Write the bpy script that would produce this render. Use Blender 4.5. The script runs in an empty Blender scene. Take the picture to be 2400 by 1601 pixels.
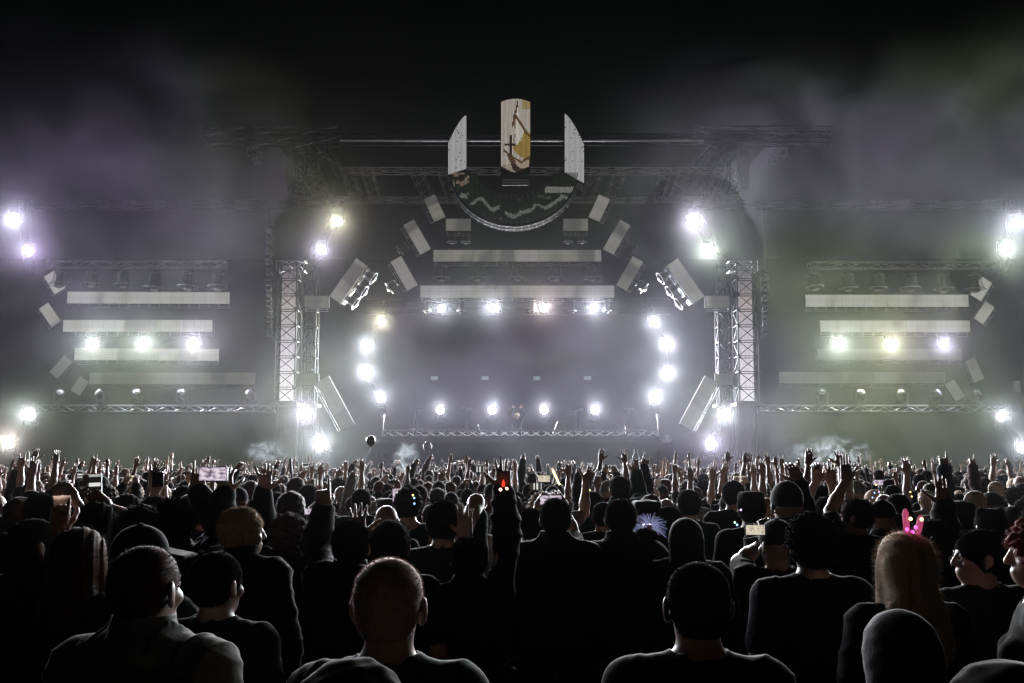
import bpy, bmesh, math, random
import numpy as np
from mathutils import Vector, Matrix

S = bpy.context.scene
COL = S.collection
R = math.radians
# ------------------------------------------------------------------ camera
FPX, CX, CY = 2000.0, 1200.0, 913.0          # focal length and principal point, in pixels of the 2400 px wide photograph
CAMZ, PITCH = 2.02, R(5.0)
cam_data = bpy.data.cameras.new('camera')
cam = bpy.data.objects.new('camera', cam_data)
COL.objects.link(cam)
cam.location = (0, 0, CAMZ)
cam.rotation_euler = (R(90) + PITCH, 0, 0)
cam_data.sensor_width = 36.0
cam_data.lens = 36.0 * FPX / 2400.0
cam_data.shift_y = (CY - 800.5) / 2400.0
cam_data.clip_start = 0.05
cam_data.clip_end = 500
S.camera = cam

def at(px, py, Y):
    """world point at depth Y seen at photo pixel px, py"""
    u, v = (px - CX) / FPX, -(py - CY) / FPX
    d = Vector((u, math.cos(PITCH) - v * math.sin(PITCH), math.sin(PITCH) + v * math.cos(PITCH)))
    return Vector((0, 0, CAMZ)) + d * (Y / d.y)
def mpp(Y):                                   # metres per photo pixel at depth Y
    return Y / FPX

# ------------------------------------------------------------------ world and exposure (night: no sun)
W = bpy.data.worlds.new('World'); S.world = W; W.use_nodes = True
bg = W.node_tree.nodes['Background']
bg.inputs[0].default_value = (0.35, 0.6, 0.5, 1); bg.inputs[1].default_value = 0.0011
S.view_settings.view_transform = 'Standard'; S.view_settings.look = 'None'
S.view_settings.exposure = 0.0; S.view_settings.gamma = 1.0
S.view_settings.use_curve_mapping = False
cy = S.cycles
cy.max_bounces = 3; cy.diffuse_bounces = 1; cy.glossy_bounces = 2; cy.transmission_bounces = 3
cy.transparent_max_bounces = 6; cy.volume_bounces = 0
cy.use_denoising = True
cy.caustics_reflective = False; cy.caustics_refractive = False
cy.sample_clamp_indirect = 2.0
LAMP = 1.3                                   # common factor on every stage lamp's power

# ------------------------------------------------------------------ materials
def new_mat(name):
    m = bpy.data.materials.new(name); m.use_nodes = True
    return m, m.node_tree.nodes, m.node_tree.links, m.node_tree.nodes['Principled BSDF']
def pmat(name, col, rough=0.6, metal=0.0, var=0.25, scale=12.0, sheen=0.0, spec=0.5, bump=0.0, stretch=None):
    m, N, L, b = new_mat(name)
    tc = N.new('ShaderNodeTexCoord')
    src = tc.outputs['Object']
    if stretch:
        mp = N.new('ShaderNodeMapping'); mp.inputs['Scale'].default_value = stretch
        L.new(src, mp.inputs[0]); src = mp.outputs[0]
    nz = N.new('ShaderNodeTexNoise'); nz.inputs['Scale'].default_value = scale; nz.inputs['Detail'].default_value = 3
    L.new(src, nz.inputs['Vector'])
    mx = N.new('ShaderNodeMix'); mx.data_type = 'RGBA'
    mx.inputs['A'].default_value = (*[c * (1 - var) for c in col], 1)
    mx.inputs['B'].default_value = (*[min(1, c * (1 + var)) for c in col], 1)
    L.new(nz.outputs['Fac'], mx.inputs['Factor']); L.new(mx.outputs['Result'], b.inputs['Base Color'])
    b.inputs['Roughness'].default_value = rough; b.inputs['Metallic'].default_value = metal
    b.inputs['Specular IOR Level'].default_value = spec
    if sheen:
        b.inputs['Sheen Weight'].default_value = sheen; b.inputs['Sheen Roughness'].default_value = 0.27
        b.inputs['Sheen Tint'].default_value = (*[0.45 + 0.55 * c for c in col], 1)
    if bump:
        bp = N.new('ShaderNodeBump'); bp.inputs['Strength'].default_value = bump; bp.inputs['Distance'].default_value = 0.01
        L.new(nz.outputs['Fac'], bp.inputs['Height']); L.new(bp.outputs[0], b.inputs['Normal'])
    return m
def glow(name, col, strength, sample=False):
    m, N, L, b = new_mat(name)
    b.inputs['Base Color'].default_value = (0.02, 0.02, 0.02, 1)
    b.inputs['Emission Color'].default_value = (*col, 1); b.inputs['Emission Strength'].default_value = strength
    m.cycles.emission_sampling = 'FRONT' if sample else 'NONE'
    return m

M = {}
M['alu'] = pmat('aluminium', (0.34, 0.34, 0.36), 0.42, 1.0, 0.3, 6)
M['alu_bright'] = pmat('bright_aluminium', (0.62, 0.62, 0.64), 0.55, 0.25, 0.2, 6)
M['steel'] = pmat('dark_steel', (0.07, 0.07, 0.08), 0.5, 0.8, 0.3, 8)
M['black'] = pmat('black_paint', (0.008, 0.008, 0.009), 0.6, 0.0, 0.3, 9)
M['matt'] = pmat('matt_black', (0.005, 0.005, 0.006), 0.95, 0.0, 0.3, 9, spec=0.03)
M['cloth'] = pmat('black_drape', (0.003, 0.003, 0.004), 0.95, 0.0, 0.3, 0.8, spec=0.0)
M['roofskin'] = pmat('roof_skin', (0.008, 0.008, 0.010), 0.9, 0.0, 0.4, 0.8, spec=0.02)
M['ground'] = pmat('trodden_grass', (0.035, 0.04, 0.028), 0.95, 0.0, 0.5, 3)
M['deck'] = pmat('stage_deck', (0.012, 0.012, 0.013), 0.8, 0.0, 0.3, 4, spec=.1)

# LED wall material: pale grey picture with soft darker shapes and a fine grid of pixels; a different patch for every panel
def led_mat(name, lo, hi, tint):
    m, N, L, b = new_mat(name)
    b.inputs['Base Color'].default_value = (0.03, 0.03, 0.03, 1); b.inputs['Roughness'].default_value = 0.5
    tc = N.new('ShaderNodeTexCoord'); oi = N.new('ShaderNodeObjectInfo')
    ad = N.new('ShaderNodeVectorMath'); ad.operation = 'MULTIPLY_ADD'
    ad.inputs[1].default_value = (0.55, 0.0, 0.16)
    L.new(tc.outputs['Object'], ad.inputs[0])
    sc = N.new('ShaderNodeVectorMath'); sc.operation = 'SCALE'; sc.inputs['Scale'].default_value = 37.0
    cb = N.new('ShaderNodeCombineXYZ'); L.new(oi.outputs['Random'], cb.inputs[0]); L.new(oi.outputs['Random'], cb.inputs[2])
    L.new(cb.outputs[0], sc.inputs[0]); L.new(sc.outputs[0], ad.inputs[2])
    nz = N.new('ShaderNodeTexNoise'); nz.inputs['Scale'].default_value = 1.0; nz.inputs['Detail'].default_value = 2.5
    nz.inputs['Distortion'].default_value = 0.8
    L.new(ad.outputs[0], nz.inputs['Vector'])
    cr = N.new('ShaderNodeValToRGB')
    cr.color_ramp.elements[0].position = 0.40; cr.color_ramp.elements[0].color = (*[lo * t for t in tint], 1)
    cr.color_ramp.elements[1].position = 0.53; cr.color_ramp.elements[1].color = (*[hi * t for t in tint], 1)
    e = cr.color_ramp.elements.new(0.46); e.color = (*[(lo * .35 + hi * .65) * t for t in (tint[0], tint[1], tint[2] * .9)], 1)
    L.new(nz.outputs['Fac'], cr.inputs[0])
    grids = []
    for ax in ('X', 'Z'):                     # module seams every quarter metre and rows of pixels
        w = N.new('ShaderNodeTexWave'); w.wave_type = 'BANDS'; w.bands_direction = ax
        w.inputs['Scale'].default_value = 4.2; w.inputs['Distortion'].default_value = 0
        L.new(tc.outputs['Object'], w.inputs['Vector']); grids.append(w)
    mu = N.new('ShaderNodeMath'); mu.operation = 'MULTIPLY'
    L.new(grids[0].outputs['Fac'], mu.inputs[0]); L.new(grids[1].outputs['Fac'], mu.inputs[1])
    mr = N.new('ShaderNodeMapRange'); mr.inputs['To Min'].default_value = 0.72; mr.inputs['To Max'].default_value = 1.3
    L.new(mu.outputs[0], mr.inputs['Value'])
    bk = N.new('ShaderNodeTexBrick'); bk.offset = 0; bk.inputs['Scale'].default_value = 1; bk.inputs['Brick Width'].default_value = .5; bk.inputs['Row Height'].default_value = .5
    bk.inputs['Mortar Size'].default_value = .012; bk.inputs['Color1'].default_value = (1, 1, 1, 1); bk.inputs['Color2'].default_value = (.95, .95, .95, 1); bk.inputs['Mortar'].default_value = (.66, .66, .66, 1)
    sx_ = N.new('ShaderNodeSeparateXYZ'); cx_ = N.new('ShaderNodeCombineXYZ'); L.new(tc.outputs['Object'], sx_.inputs[0]); L.new(sx_.outputs[0], cx_.inputs[0]); L.new(sx_.outputs[2], cx_.inputs[1]); L.new(cx_.outputs[0], bk.inputs['Vector'])
    mm = N.new('ShaderNodeMath'); mm.operation = 'MULTIPLY'; L.new(mr.outputs[0], mm.inputs[0]); L.new(bk.outputs['Color'], mm.inputs[1])
    L.new(cr.outputs[0], b.inputs['Emission Color']); L.new(mm.outputs[0], b.inputs['Emission Strength'])
    m.cycles.emission_sampling = 'NONE'
    return m
M['led'] = led_mat('led_wall', 0.085, 0.21, (1.0, 0.96, 0.92))
M['led_wing'] = led_mat('led_wing_wall', 0.16, 0.34, (1.0, 0.98, 0.93))
M['led_dim'] = led_mat('led_dim_wall', 0.05, 0.11, (1.0, 0.98, 0.94))

# LED strips that show a picture: colour held per face (screen content)
m, N, L, b = new_mat('led_picture')
va = N.new('ShaderNodeVertexColor'); va.layer_name = 'content'
b.inputs['Base Color'].default_value = (0.02, 0.02, 0.02, 1)
L.new(va.outputs[0], b.inputs['Emission Color']); b.inputs['Emission Strength'].default_value = 1.0
m.cycles.emission_sampling = 'NONE'
M['led_picture'] = m

# ------------------------------------------------------------------ helpers
def tag(o, label=None, cat=None, group=None, kind=None):
    if label: o['label'] = label
    if cat: o['category'] = cat
    if group: o['group'] = group
    if kind: o['kind'] = kind
    return o
def empty(name, loc, label=None, cat=None, group=None, rot=(0, 0, 0)):
    o = bpy.data.objects.new(name, None); COL.objects.link(o)
    o.location = loc; o.rotation_euler = rot; o.empty_display_size = 0.1
    return tag(o, label, cat, group)
def copy_tree(o, parent=None):
    c = o.copy(); COL.objects.link(c); c.parent = parent
    for ch in o.children: copy_tree(ch, c)
    return c

class MB:
    """collects boxes, tubes, lathes and panels, then links them as one mesh"""
    def __init__(s): s.v = []; s.f = []; s.mi = []; s.cur = 0
    def add(s, vs, fs):
        k = len(s.v); s.v += [tuple(v) for v in vs]
        for f in fs: s.f.append(tuple(i + k for i in f)); s.mi.append(s.cur)
        return s
    def box(s, c, d, rot=None):
        c = Vector(c); h = Vector(d) / 2
        vs = []
        for x in (-1, 1):
            for y in (-1, 1):
                for z in (-1, 1):
                    p = Vector((x * h.x, y * h.y, z * h.z))
                    if rot is not None: p = rot @ p
                    vs.append(c + p)
        return s.add(vs, [(0, 1, 3, 2), (4, 6, 7, 5), (0, 4, 5, 1), (2, 3, 7, 6), (0, 2, 6, 4), (1, 5, 7, 3)])
    def tube(s, a, b, r, n=6, r2=None):
        a, b = Vector(a), Vector(b); d = b - a
        if d.length < 1e-6: return s
        d.normalize(); u = d.cross(Vector((0, 0, 1)))
        if u.length < 1e-3: u = d.cross(Vector((1, 0, 0)))
        u.normalize(); w = d.cross(u); r2 = r if r2 is None else r2
        vs = [a + (u * math.cos(t) + w * math.sin(t)) * r for t in (2 * math.pi * i / n for i in range(n))]
        vs += [b + (u * math.cos(t) + w * math.sin(t)) * r2 for t in (2 * math.pi * i / n for i in range(n))]
        fs = [(i, (i + 1) % n, n + (i + 1) % n, n + i) for i in range(n)] + [tuple(range(n))[::-1], tuple(range(n, 2 * n))]
        return s.add(vs, fs)
    def path(s, pts, r, n=6):
        for a, b in zip(pts[:-1], pts[1:]): s.tube(a, b, r, n)
        return s
    def lathe(s, prof, n=24, mat=None, cap=True):
        """prof: (radius, height) pairs about local Z; mat: a 4x4 placing it"""
        mat = mat or Matrix()
        vs, fs = [], []
        for r, z in prof:
            for i in range(n):
                t = 2 * math.pi * i / n; vs.append(mat @ Vector((r * math.cos(t), r * math.sin(t), z)))
        for j in range(len(prof) - 1):
            for i in range(n):
                fs.append((j * n + i, j * n + (i + 1) % n, (j + 1) * n + (i + 1) % n, (j + 1) * n + i))
        if cap:
            fs.append(tuple(range(n))[::-1]); fs.append(tuple(range((len(prof) - 1) * n, len(prof) * n)))
        return s.add(vs, fs)
    def torus(s, R0, r, n=28, k=6, mat=None):
        mat = mat or Matrix(); vs, fs = [], []
        for i in range(n):
            a = 2 * math.pi * i / n
            for j in range(k):
                t = 2 * math.pi * j / k
                vs.append(mat @ Vector(((R0 + r * math.cos(t)) * math.cos(a), (R0 + r * math.cos(t)) * math.sin(a), r * math.sin(t))))
        for i in range(n):
            for j in range(k):
                fs.append((i * k + j, ((i + 1) % n) * k + j, ((i + 1) % n) * k + (j + 1) % k, i * k + (j + 1) % k))
        return s.add(vs, fs)
    def truss(s, a, b, w, h, r=0.025, bay=None, up=None):
        """box truss from a to b: four chords, zigzag braces on all sides"""
        a, b = Vector(a), Vector(b); d = (b - a); Ln = d.length; d.normalize()
        up = Vector(up) if up else (Vector((0, 0, 1)) if abs(d.z) < 0.9 else Vector((0, -1, 0)))
        sd = d.cross(up).normalized(); up = sd.cross(d).normalized()
        bay = bay or max(w, h); n = max(2, round(Ln / bay))
        cs = [sd * (w / 2 * i) + up * (h / 2 * j) for i, j in ((-1, -1), (1, -1), (1, 1), (-1, 1))]
        for c in cs: s.tube(a + c, b + c, r, 6)
        for q in range(4):
            c0, c1 = cs[q], cs[(q + 1) % 4]
            for i in range(n):
                p, p2 = a + d * (Ln * i / n), a + d * (Ln * (i + 1) / n)
                if i % 2: s.tube(p + c1, p2 + c0, r * .6, 4)
                else: s.tube(p + c0, p2 + c1, r * .6, 4)
            for i in (0, n): s.tube(a + d * (Ln * i / n) + c0, a + d * (Ln * i / n) + c1, r * .7, 4)
        return s
    def build(s, name, mat, parent=None, smooth=False, colors=None):
        me = bpy.data.meshes.new(name)
        root = parent
        while root is not None and root.parent is not None: root = root.parent
        off = root.location.copy() if root is not None and not s.local else Vector()
        me.from_pydata([(v[0] - off.x, v[1] - off.y, v[2] - off.z) for v in s.v], [], s.f)
        for mm in (mat if isinstance(mat, (list, tuple)) else [mat]): me.materials.append(mm)
        if len(me.materials) > 1: me.polygons.foreach_set('material_index', s.mi)
        if smooth: me.polygons.foreach_set('use_smooth', [True] * len(me.polygons))
        if colors is not None:
            ca = me.color_attributes.new('content', 'FLOAT_COLOR', 'CORNER')
            buf = []
            for f, c in zip(s.f, colors): buf += list((*c, 1.0)) * len(f)
            ca.data.foreach_set('color', buf)
        me.update()
        o = bpy.data.objects.new(name, me); COL.objects.link(o)
        if parent is not None: o.parent = parent
        return o
    local = False
class ML(MB):                                 # the same, with its vertices already in the parent's own frame
    local = True
def single(name, mb, mat, loc, label, cat, group=None, smooth=False, kind=None):
    """a thing that is one mesh, its origin at loc"""
    o = mb.build(name, mat, None, smooth)
    loc = Vector(loc)
    o.data.transform(Matrix.Translation(-loc)); o.location = loc
    return tag(o, label, cat, group, kind)

# ------------------------------------------------------------------ setting: ground, haze
g = MB(); g.box((0, 60, -0.1), (400, 340, 0.2))
tag(g.build('ground', M['ground']), kind='structure')
# ------------------------------------------------------------------ the stage
CLEAR, SMOKY = 'clear wing', 'smoky wing'
def side(sx): return CLEAR if sx < 0 else SMOKY
def mir(px, sx): return px if sx < 0 else 2 * 1211.5 - px     # the stage is mirror-symmetric about px 1211.5

# stage building: deck, drape behind, roof
P = at(1211, 1010, 38)
stage = empty('stage', (P.x, 38, 0), 'wide black main stage with lattice roof behind the crowd', 'stage')
d = MB(); d.box((P.x, 42, 0.85), (46, 17, 1.7)); d.build('deck', M['deck'], stage)
bd = MB()
bd.box((0, 50.05, 7.95), (60, .06, 12.5))
bd.build('back_drape', M['cloth'], stage)
for sx in (-1, 1):                             # black gauze behind each wing and a skirt under it
    a0, a1 = at(mir(95, sx), 640, 39.5), at(mir(700, sx), 955, 39.5)
    wd = MB(); wd.box(((a0.x + a1.x) / 2, 39.5, (a0.z + a1.z) / 2), (abs(a1.x - a0.x), .05, a0.z - a1.z)); wd.build('wing_drape', M['cloth'], stage)
    sk = MB(); sk.box(((a0.x + a1.x) / 2, 36.9, (a1.z - .5) / 2 + .01), (abs(a1.x - a0.x), .05, a1.z - .52)); sk.build('wing_skirt', M['cloth'], stage)

# roof: a flat grid of trusses at z ~ 15.3
zr = at(1200, 328, 35).z
roof = empty('stage_roof', (P.x, 40, zr), 'high roof grid of aluminium trusses above the stage', 'roof')
a, b = at(797, 328, 35), at(1650, 328, 35)
h = MB(); h.tube(a, b, 0.085, 12); h.build('header_beam', M['alu'], roof)
h = MB(); h.tube(a + Vector((0, .1, -.2)), b + Vector((0, .1, -.2)), 0.025, 8)
for i in range(34):
    p = a.lerp(b, i / 33); h.tube(p + Vector((0, .1, 0)), p + Vector((0, .1, -.2)), .012, 4)
h.build('header_brace', M['steel'], roof)
sk = MB(); sk.box(((a.x + b.x) / 2, 41.8, zr + .3), (b.x - a.x + 6, 13.4, 0.06)); sk.build('roof_skin', M['roofskin'], roof)
for Y, y0, y1, x0, x1 in ((38.6, 395, 407, 800, 1722), (43, 464, 474, 690, 1735)):
    p, q = at(x0, (y0 + y1) / 2, Y), at(x1, (y0 + y1) / 2, Y)
    t = MB(); t.truss(p, q, .35, (y1 - y0) * mpp(Y), .028, 1.15); t.build('cross_truss', M['alu_bright'], roof)
for x0, x1 in ((812, 838), (975, 1007), (1040, 1060), (1400, 1374), (1455, 1428), (1605, 1580), (735, 770), (1690, 1655), (690, 735), (1735, 1690), (860, 880), (1560, 1542)):
    p, q = at(x0, 402, 38.5), at(x1, 467, 43)
    t = MB(); t.truss(p, q, .5, .3, .024, .7); t.build('rafter', M['alu_bright'], roof)
for sx in (-1, 1):                             # outrigger lattices over the towers
    for yy, Y in ((307, 35), (320, 36), (333, 35)):
        p, q = at(mir(480, sx), yy, Y), at(mir(795, sx), yy, Y)
        t = MB(); t.truss(p, q, .5, .22, .025, .9); t.build('outrigger_truss', M['steel'], roof)
    for x0, y0, x1, y1 in ((715, 350, 775, 440), (752, 350, 845, 462), (590, 355, 612, 378)):
        p, q = at(mir(x0, sx), y0, 36.2), at(mir(x1, sx), y1, 40)
        t = MB(); t.truss(p, q, .4, .3, .02, .8); t.build('rafter', M['alu'], roof)
    p, q = at(mir(702, sx), 355, 36.5), at(mir(702, sx), 450, 36.5)
    t = MB(); t.truss(p, q, .5, .5, .03, .55); t.build('roof_leg', M['steel'], roof)
    p = at(mir(680, sx), 410, 36.7)
    f = MB(); w = 14 * mpp(36.7); f.add([p + Vector(v) for v in ((w, 0, 1.0), (-w * sx * -.2, .0, 1.0), (-w, .02, .1), (-w * .3, .02, -.75), (w, 0, -.6))], [(0, 1, 2, 3, 4)])
    f.build('tarpaulin', pmat('pale_tarp', (.12, .11, .12), .7), roof)
    for yy in (474, 487):                      # roof edge above each wing
        p, q = at(mir(75, sx), yy, 38), at(mir(800, sx), yy, 38)
        t = MB(); t.truss(p, q, .3, .1, .02, 1.3); t.build('wing_roof_truss', M['steel'], roof)

# ---------------------------------------------------------------- lamps
M['lens'] = {}
LENS = {'white': (0.90, 1.0, 0.98), 'violet': (0.90, 0.90, 1.0), 'yellow': (1.0, 0.98, 0.85), 'green': (0.92, 1.0, 0.92), 'warm': (1.0, .95, .88)}
HALO = {'white': (0.88, 0.94, 1.0), 'violet': (0.86, 0.80, 1.0), 'yellow': (1.0, 0.95, 0.70), 'green': (0.86, 1.0, 0.82), 'warm': (1.0, .90, .80)}
for k, c in LENS.items(): M['lens'][k] = glow('lit_lens_' + k, c, 6.0)
def make_lamp(name, px, py, Y, tone, label, group, power=1.0, rad=0.17, mount=(0, 0, 1), aim=None, cone=80):
    """moving-head spotlight: base, yoke, head, glowing lens, and its beam. mount: direction towards what carries it"""
    p = at(px, py, Y)
    aim = Vector(aim) if aim else Vector((p.x * 0.25, 2.0, 1.3))
    dirv = (aim - p).normalized()
    base = p - dirv * (rad * 2.6)
    o = empty(name, base, label, 'spotlight', group)
    rot = dirv.to_track_quat('Z', 'Y').to_matrix().to_4x4()
    T = Matrix.Translation(p) @ rot
    hd = MB(); hd.lathe([(rad * .55, -rad * 3.6), (rad * .95, -rad * 3.2), (rad * 1.05, -rad * 1.2), (rad * 1.25, -rad * .5), (rad * 1.25, .03), (rad * 1.02, .03), (rad * 1.0, -.005)], 20, T)
    hs_ = hd.build('housing', M['matt'], o, True)
    ln = MB(); ln.lathe([(rad * .99, -.002), (rad * .8, .012), (rad * .4, .024), (.005, .028)], 24, T); ln.build('lens', M['lens'][tone], hs_, True)
    mv = Vector(mount).normalized(); sd = dirv.cross(mv).normalized()
    yk = MB(); c = p - dirv * rad * 1.6
    for s_ in (-1, 1):
        yk.tube(c + sd * s_ * rad * 1.35, c + sd * s_ * rad * 1.35 + mv * rad * 2.1, .03, 6)
    yk.tube(c + sd * rad * 1.4 + mv * rad * 2.1, c - sd * rad * 1.4 + mv * rad * 2.1, .035, 6)
    yk.build('yoke', M['matt'], o)
    bs = MB(); bs.box(c + mv * rad * 2.5, (rad * 2.0, rad * 1.6, rad * .8)); bs.build('base', M['matt'], o)
    ld = bpy.data.lights.new('beam', 'SPOT'); ld.energy = 9000 * power * LAMP; ld.color = HALO[tone]
    ld.spot_size = R(cone * 2); ld.spot_blend = 1.0; ld.shadow_soft_size = 0.10
    lo = bpy.data.objects.new('beam', ld); COL.objects.link(lo); lo.parent = o
    lo.location = dirv * (rad * 2.6 + 0.16); lo.rotation_euler = (-dirv).to_track_quat('Z', 'Y').to_euler()
    return o
k_ = 2400 / 2351.0
UP, DN = (0, 0, 1), (0, 0, -1)
LAMPS = [  # view-px x, y, depth, tone, power, lens radius, mount, label, group
 (32, 505, 36, 'white', .8, .17, UP, 'upper lamp of the lit pair at the outer edge of the clear wing', 'lamps at the outer edges'),
 (65, 577, 36, 'violet', .8, .17, UP, 'lower lamp of the lit pair at the outer edge of the clear wing', 'lamps at the outer edges'),
 (215, 790, 37, 'white', .9, .17, UP, 'outermost lit lamp of three between the screens of the clear wing', 'lamps between wing screens'),
 (330, 790, 37, 'white', .9, .17, UP, 'middle lit lamp of three between the screens of the clear wing', 'lamps between wing screens'),
 (446, 790, 37, 'violet', .9, .17, UP, 'innermost lit lamp of three between the screens of the clear wing', 'lamps between wing screens'),
 (775, 508, 35.6, 'yellow', 1, .19, UP, 'upper yellowish lamp on the slanting truss above the clear side tower', 'lamps on the slanting trusses'),
 (738, 574, 35.6, 'violet', 1, .19, UP, 'lower bluish lamp on the slanting truss above the clear side tower', 'lamps on the slanting trusses'),
 (876, 739, 40, 'yellow', .7, .17, UP, 'top yellowish lamp of the arc at the balloon side of the stage opening', 'lamps in the side arcs'),
 (843, 795, 40, 'white', .7, .17, UP, 'second lamp down of the arc at the balloon side of the stage opening', 'lamps in the side arcs'),
 (841, 855, 40, 'white', .8, .18, UP, 'third lamp down of the arc at the balloon side of the stage opening', 'lamps in the side arcs'),
 (874, 912, 40, 'white', .7, .17, DN, 'bottom lamp of the arc at the balloon side of the stage opening', 'lamps in the side arcs'),
 (1500, 741, 40, 'white', .7, .17, UP, 'top lamp of the arc opposite the balloon side of the stage opening', 'lamps in the side arcs'),
 (1530, 791, 40, 'white', .8, .17, UP, 'second lamp down of the arc opposite the balloon side of the opening', 'lamps in the side arcs'),
 (1534, 857, 40, 'white', .8, .17, UP, 'third lamp down of the arc opposite the balloon side of the opening', 'lamps in the side arcs'),
 (1503, 912, 40, 'white', .7, .17, DN, 'bottom lamp of the arc opposite the balloon side of the opening', 'lamps in the side arcs'),
 (1013, 709, 38, 'white', .8, .18, UP, 'first lamp, on the balloon side, of the row under the long lower screen', 'lamps under the lower screen'),
 (1130, 707, 38, 'white', .8, .18, UP, 'second lamp from the balloon side in the row under the long lower screen', 'lamps under the lower screen'),
 (1249, 707, 38, 'warm', .8, .18, UP, 'third lamp from the balloon side in the row under the long lower screen', 'lamps under the lower screen'),
 (1364, 707, 38, 'white', .8, .18, UP, 'last lamp from the balloon side in the row under the long lower screen', 'lamps under the lower screen'),
 (1011, 942, 41, 'white', .8, .19, DN, 'lamp behind the DJ booth, farthest out on the balloon side', 'lamps behind the DJ'),
 (1130, 942, 41, 'white', .8, .19, DN, 'lamp behind the DJ booth, next to the DJ on the balloon side', 'lamps behind the DJ'),
 (1249, 942, 41, 'white', .8, .19, DN, 'lamp behind the DJ booth, next to the DJ away from the balloon', 'lamps behind the DJ'),
 (1365, 942, 41, 'white', .8, .19, DN, 'lamp behind the DJ booth, farthest out away from the balloon', 'lamps behind the DJ'),
 (1590, 511, 35.6, 'violet', .9, .19, UP, 'upper bluish lamp on the slanting truss above the smoky side tower', 'lamps on the slanting trusses'),
 (1625, 577, 35.6, 'green', .9, .19, UP, 'lower greenish lamp on the slanting truss above the smoky side tower', 'lamps on the slanting trusses'),
 (703, 955, 35, 'violet', 1, .18, DN, 'upper lamp of the low pair at the foot of the clear side tower', 'lamps at the tower feet'),
 (739, 1024, 35, 'white', 1, .18, DN, 'lower lamp of the low pair at the foot of the clear side tower', 'lamps at the tower feet'),
 (1664, 957, 35, 'white', 1, .18, DN, 'upper lamp of the low pair at the foot of the smoky side tower', 'lamps at the tower feet'),
 (1630, 1024, 35, 'violet', 1, .18, DN, 'lower lamp of the low pair at the foot of the smoky side tower', 'lamps at the tower feet'),
 (1923, 790, 37, 'white', .8, .18, UP, 'smoke-veiled lamp nearest the tower between the screens of the smoky wing', 'lamps between wing screens'),
 (2045, 792, 37, 'yellow', .9, .16, UP, 'yellowish middle lamp between the screens of the smoky wing', 'lamps between wing screens'),
 (2166, 792, 37, 'violet', .8, .16, UP, 'bluish outermost lamp between the screens of the smoky wing', 'lamps between wing screens'),
 (2332, 511, 36, 'white', .75, .18, UP, 'upper lamp of the lit pair at the outer edge of the smoky wing', 'lamps at the outer edges'),
 (2308, 576, 36, 'green', .75, .18, UP, 'lower greenish lamp of the lit pair at the outer edge of the smoky wing', 'lamps at the outer edges'),
 (2298, 957, 36, 'white', 1.1, .18, DN, 'upper lamp of the low pair at the outer end of the smoky wing', 'lamps at the outer feet'),
 (2345, 1030, 36, 'white', 1.1, .18, DN, 'lower lamp of the low pair at the outer end of the smoky wing', 'lamps at the outer feet'),
 (70, 955, 36, 'white', .75, .18, DN, 'smoke-veiled upper lamp of the low pair at the outer end of the clear wing', 'lamps at the outer feet'),
 (22, 1020, 36, 'warm', .75, .18, DN, 'smoke-veiled lower lamp of the low pair at the outer end of the clear wing', 'lamps at the outer feet'),
]
for x, y, Y, tone, pw, rad, mt, lab, grp in LAMPS:
    lx = at(x * k_, y * k_, Y).x
    make_lamp('spotlight', x * k_, y * k_, Y, tone, lab, grp, pw * (.55 if y < 600 else .6 if y < 720 else .5 if 780 < y < 800 and (x < 500 or x > 1900) else .78 if y < 925 else .85), rad, mt, (lx * .3, 0, 7.5) if y > 925 else (lx * .25, -4, 4), 36 if y > 925 else 82 if y < 720 or (780 < y < 800 and (x < 500 or x > 1900)) else 58)

def narrow_beam(o, p, aim, power, deg, col):
    ld = bpy.data.lights.new('narrow_beam', 'SPOT'); ld.energy = power; ld.color = col; ld.spot_size = R(deg); ld.spot_blend = .6; ld.shadow_soft_size = .04
    lo = bpy.data.objects.new('narrow_beam', ld); COL.objects.link(lo); lo.parent = o; d_ = (Vector(aim) - Vector(p)).normalized()
    lo.location = Vector(p) - o.location; lo.rotation_euler = (-d_).to_track_quat('Z', 'Y').to_euler()
for o in list(COL.objects):
    if o.get('label', '').endswith('lit pair at the outer edge of the clear wing'):
        p = Vector(o.location) + Vector((0, -.9, .3)); narrow_beam(o, p, p + Vector((0, 0, 10)), 2200, 7, (.9, .9, .8))
p = at(1503, 676, 37.2); o = empty('beam_light', p, 'small lamp throwing one slanting beam of light into the stage opening', 'spotlight')
aim_ = (at(1405, 800, 37) - p).normalized(); m_ = MB(); T = Matrix.Translation(p) @ aim_.to_track_quat('Z', 'Y').to_matrix().to_4x4()
m_.lathe([(.05, -.3), (.09, -.26), (.10, .0), (.11, .06), (.09, .06)], 16, T); m_.build('housing', M['black'], o, True)
m_ = MB(); m_.lathe([(.088, .05), (.05, .065), (.005, .07)], 16, T); m_.build('lens', M['lens']['white'], o, True)
m_ = MB(); m_.tube(p + Vector((.12, 0, -.05)), p + Vector((.12, 0, .35)), .02, 6); m_.tube(p + Vector((-.12, 0, -.05)), p + Vector((-.12, 0, .35)), .02, 6); m_.tube(p + Vector((-.12, 0, .35)), p + Vector((.12, 0, .35)), .02, 6); m_.build('yoke', M['steel'], o)
narrow_beam(o, p + aim_ * .12, at(1405, 800, 37), 2600, 7, (.95, .95, .9))

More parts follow.
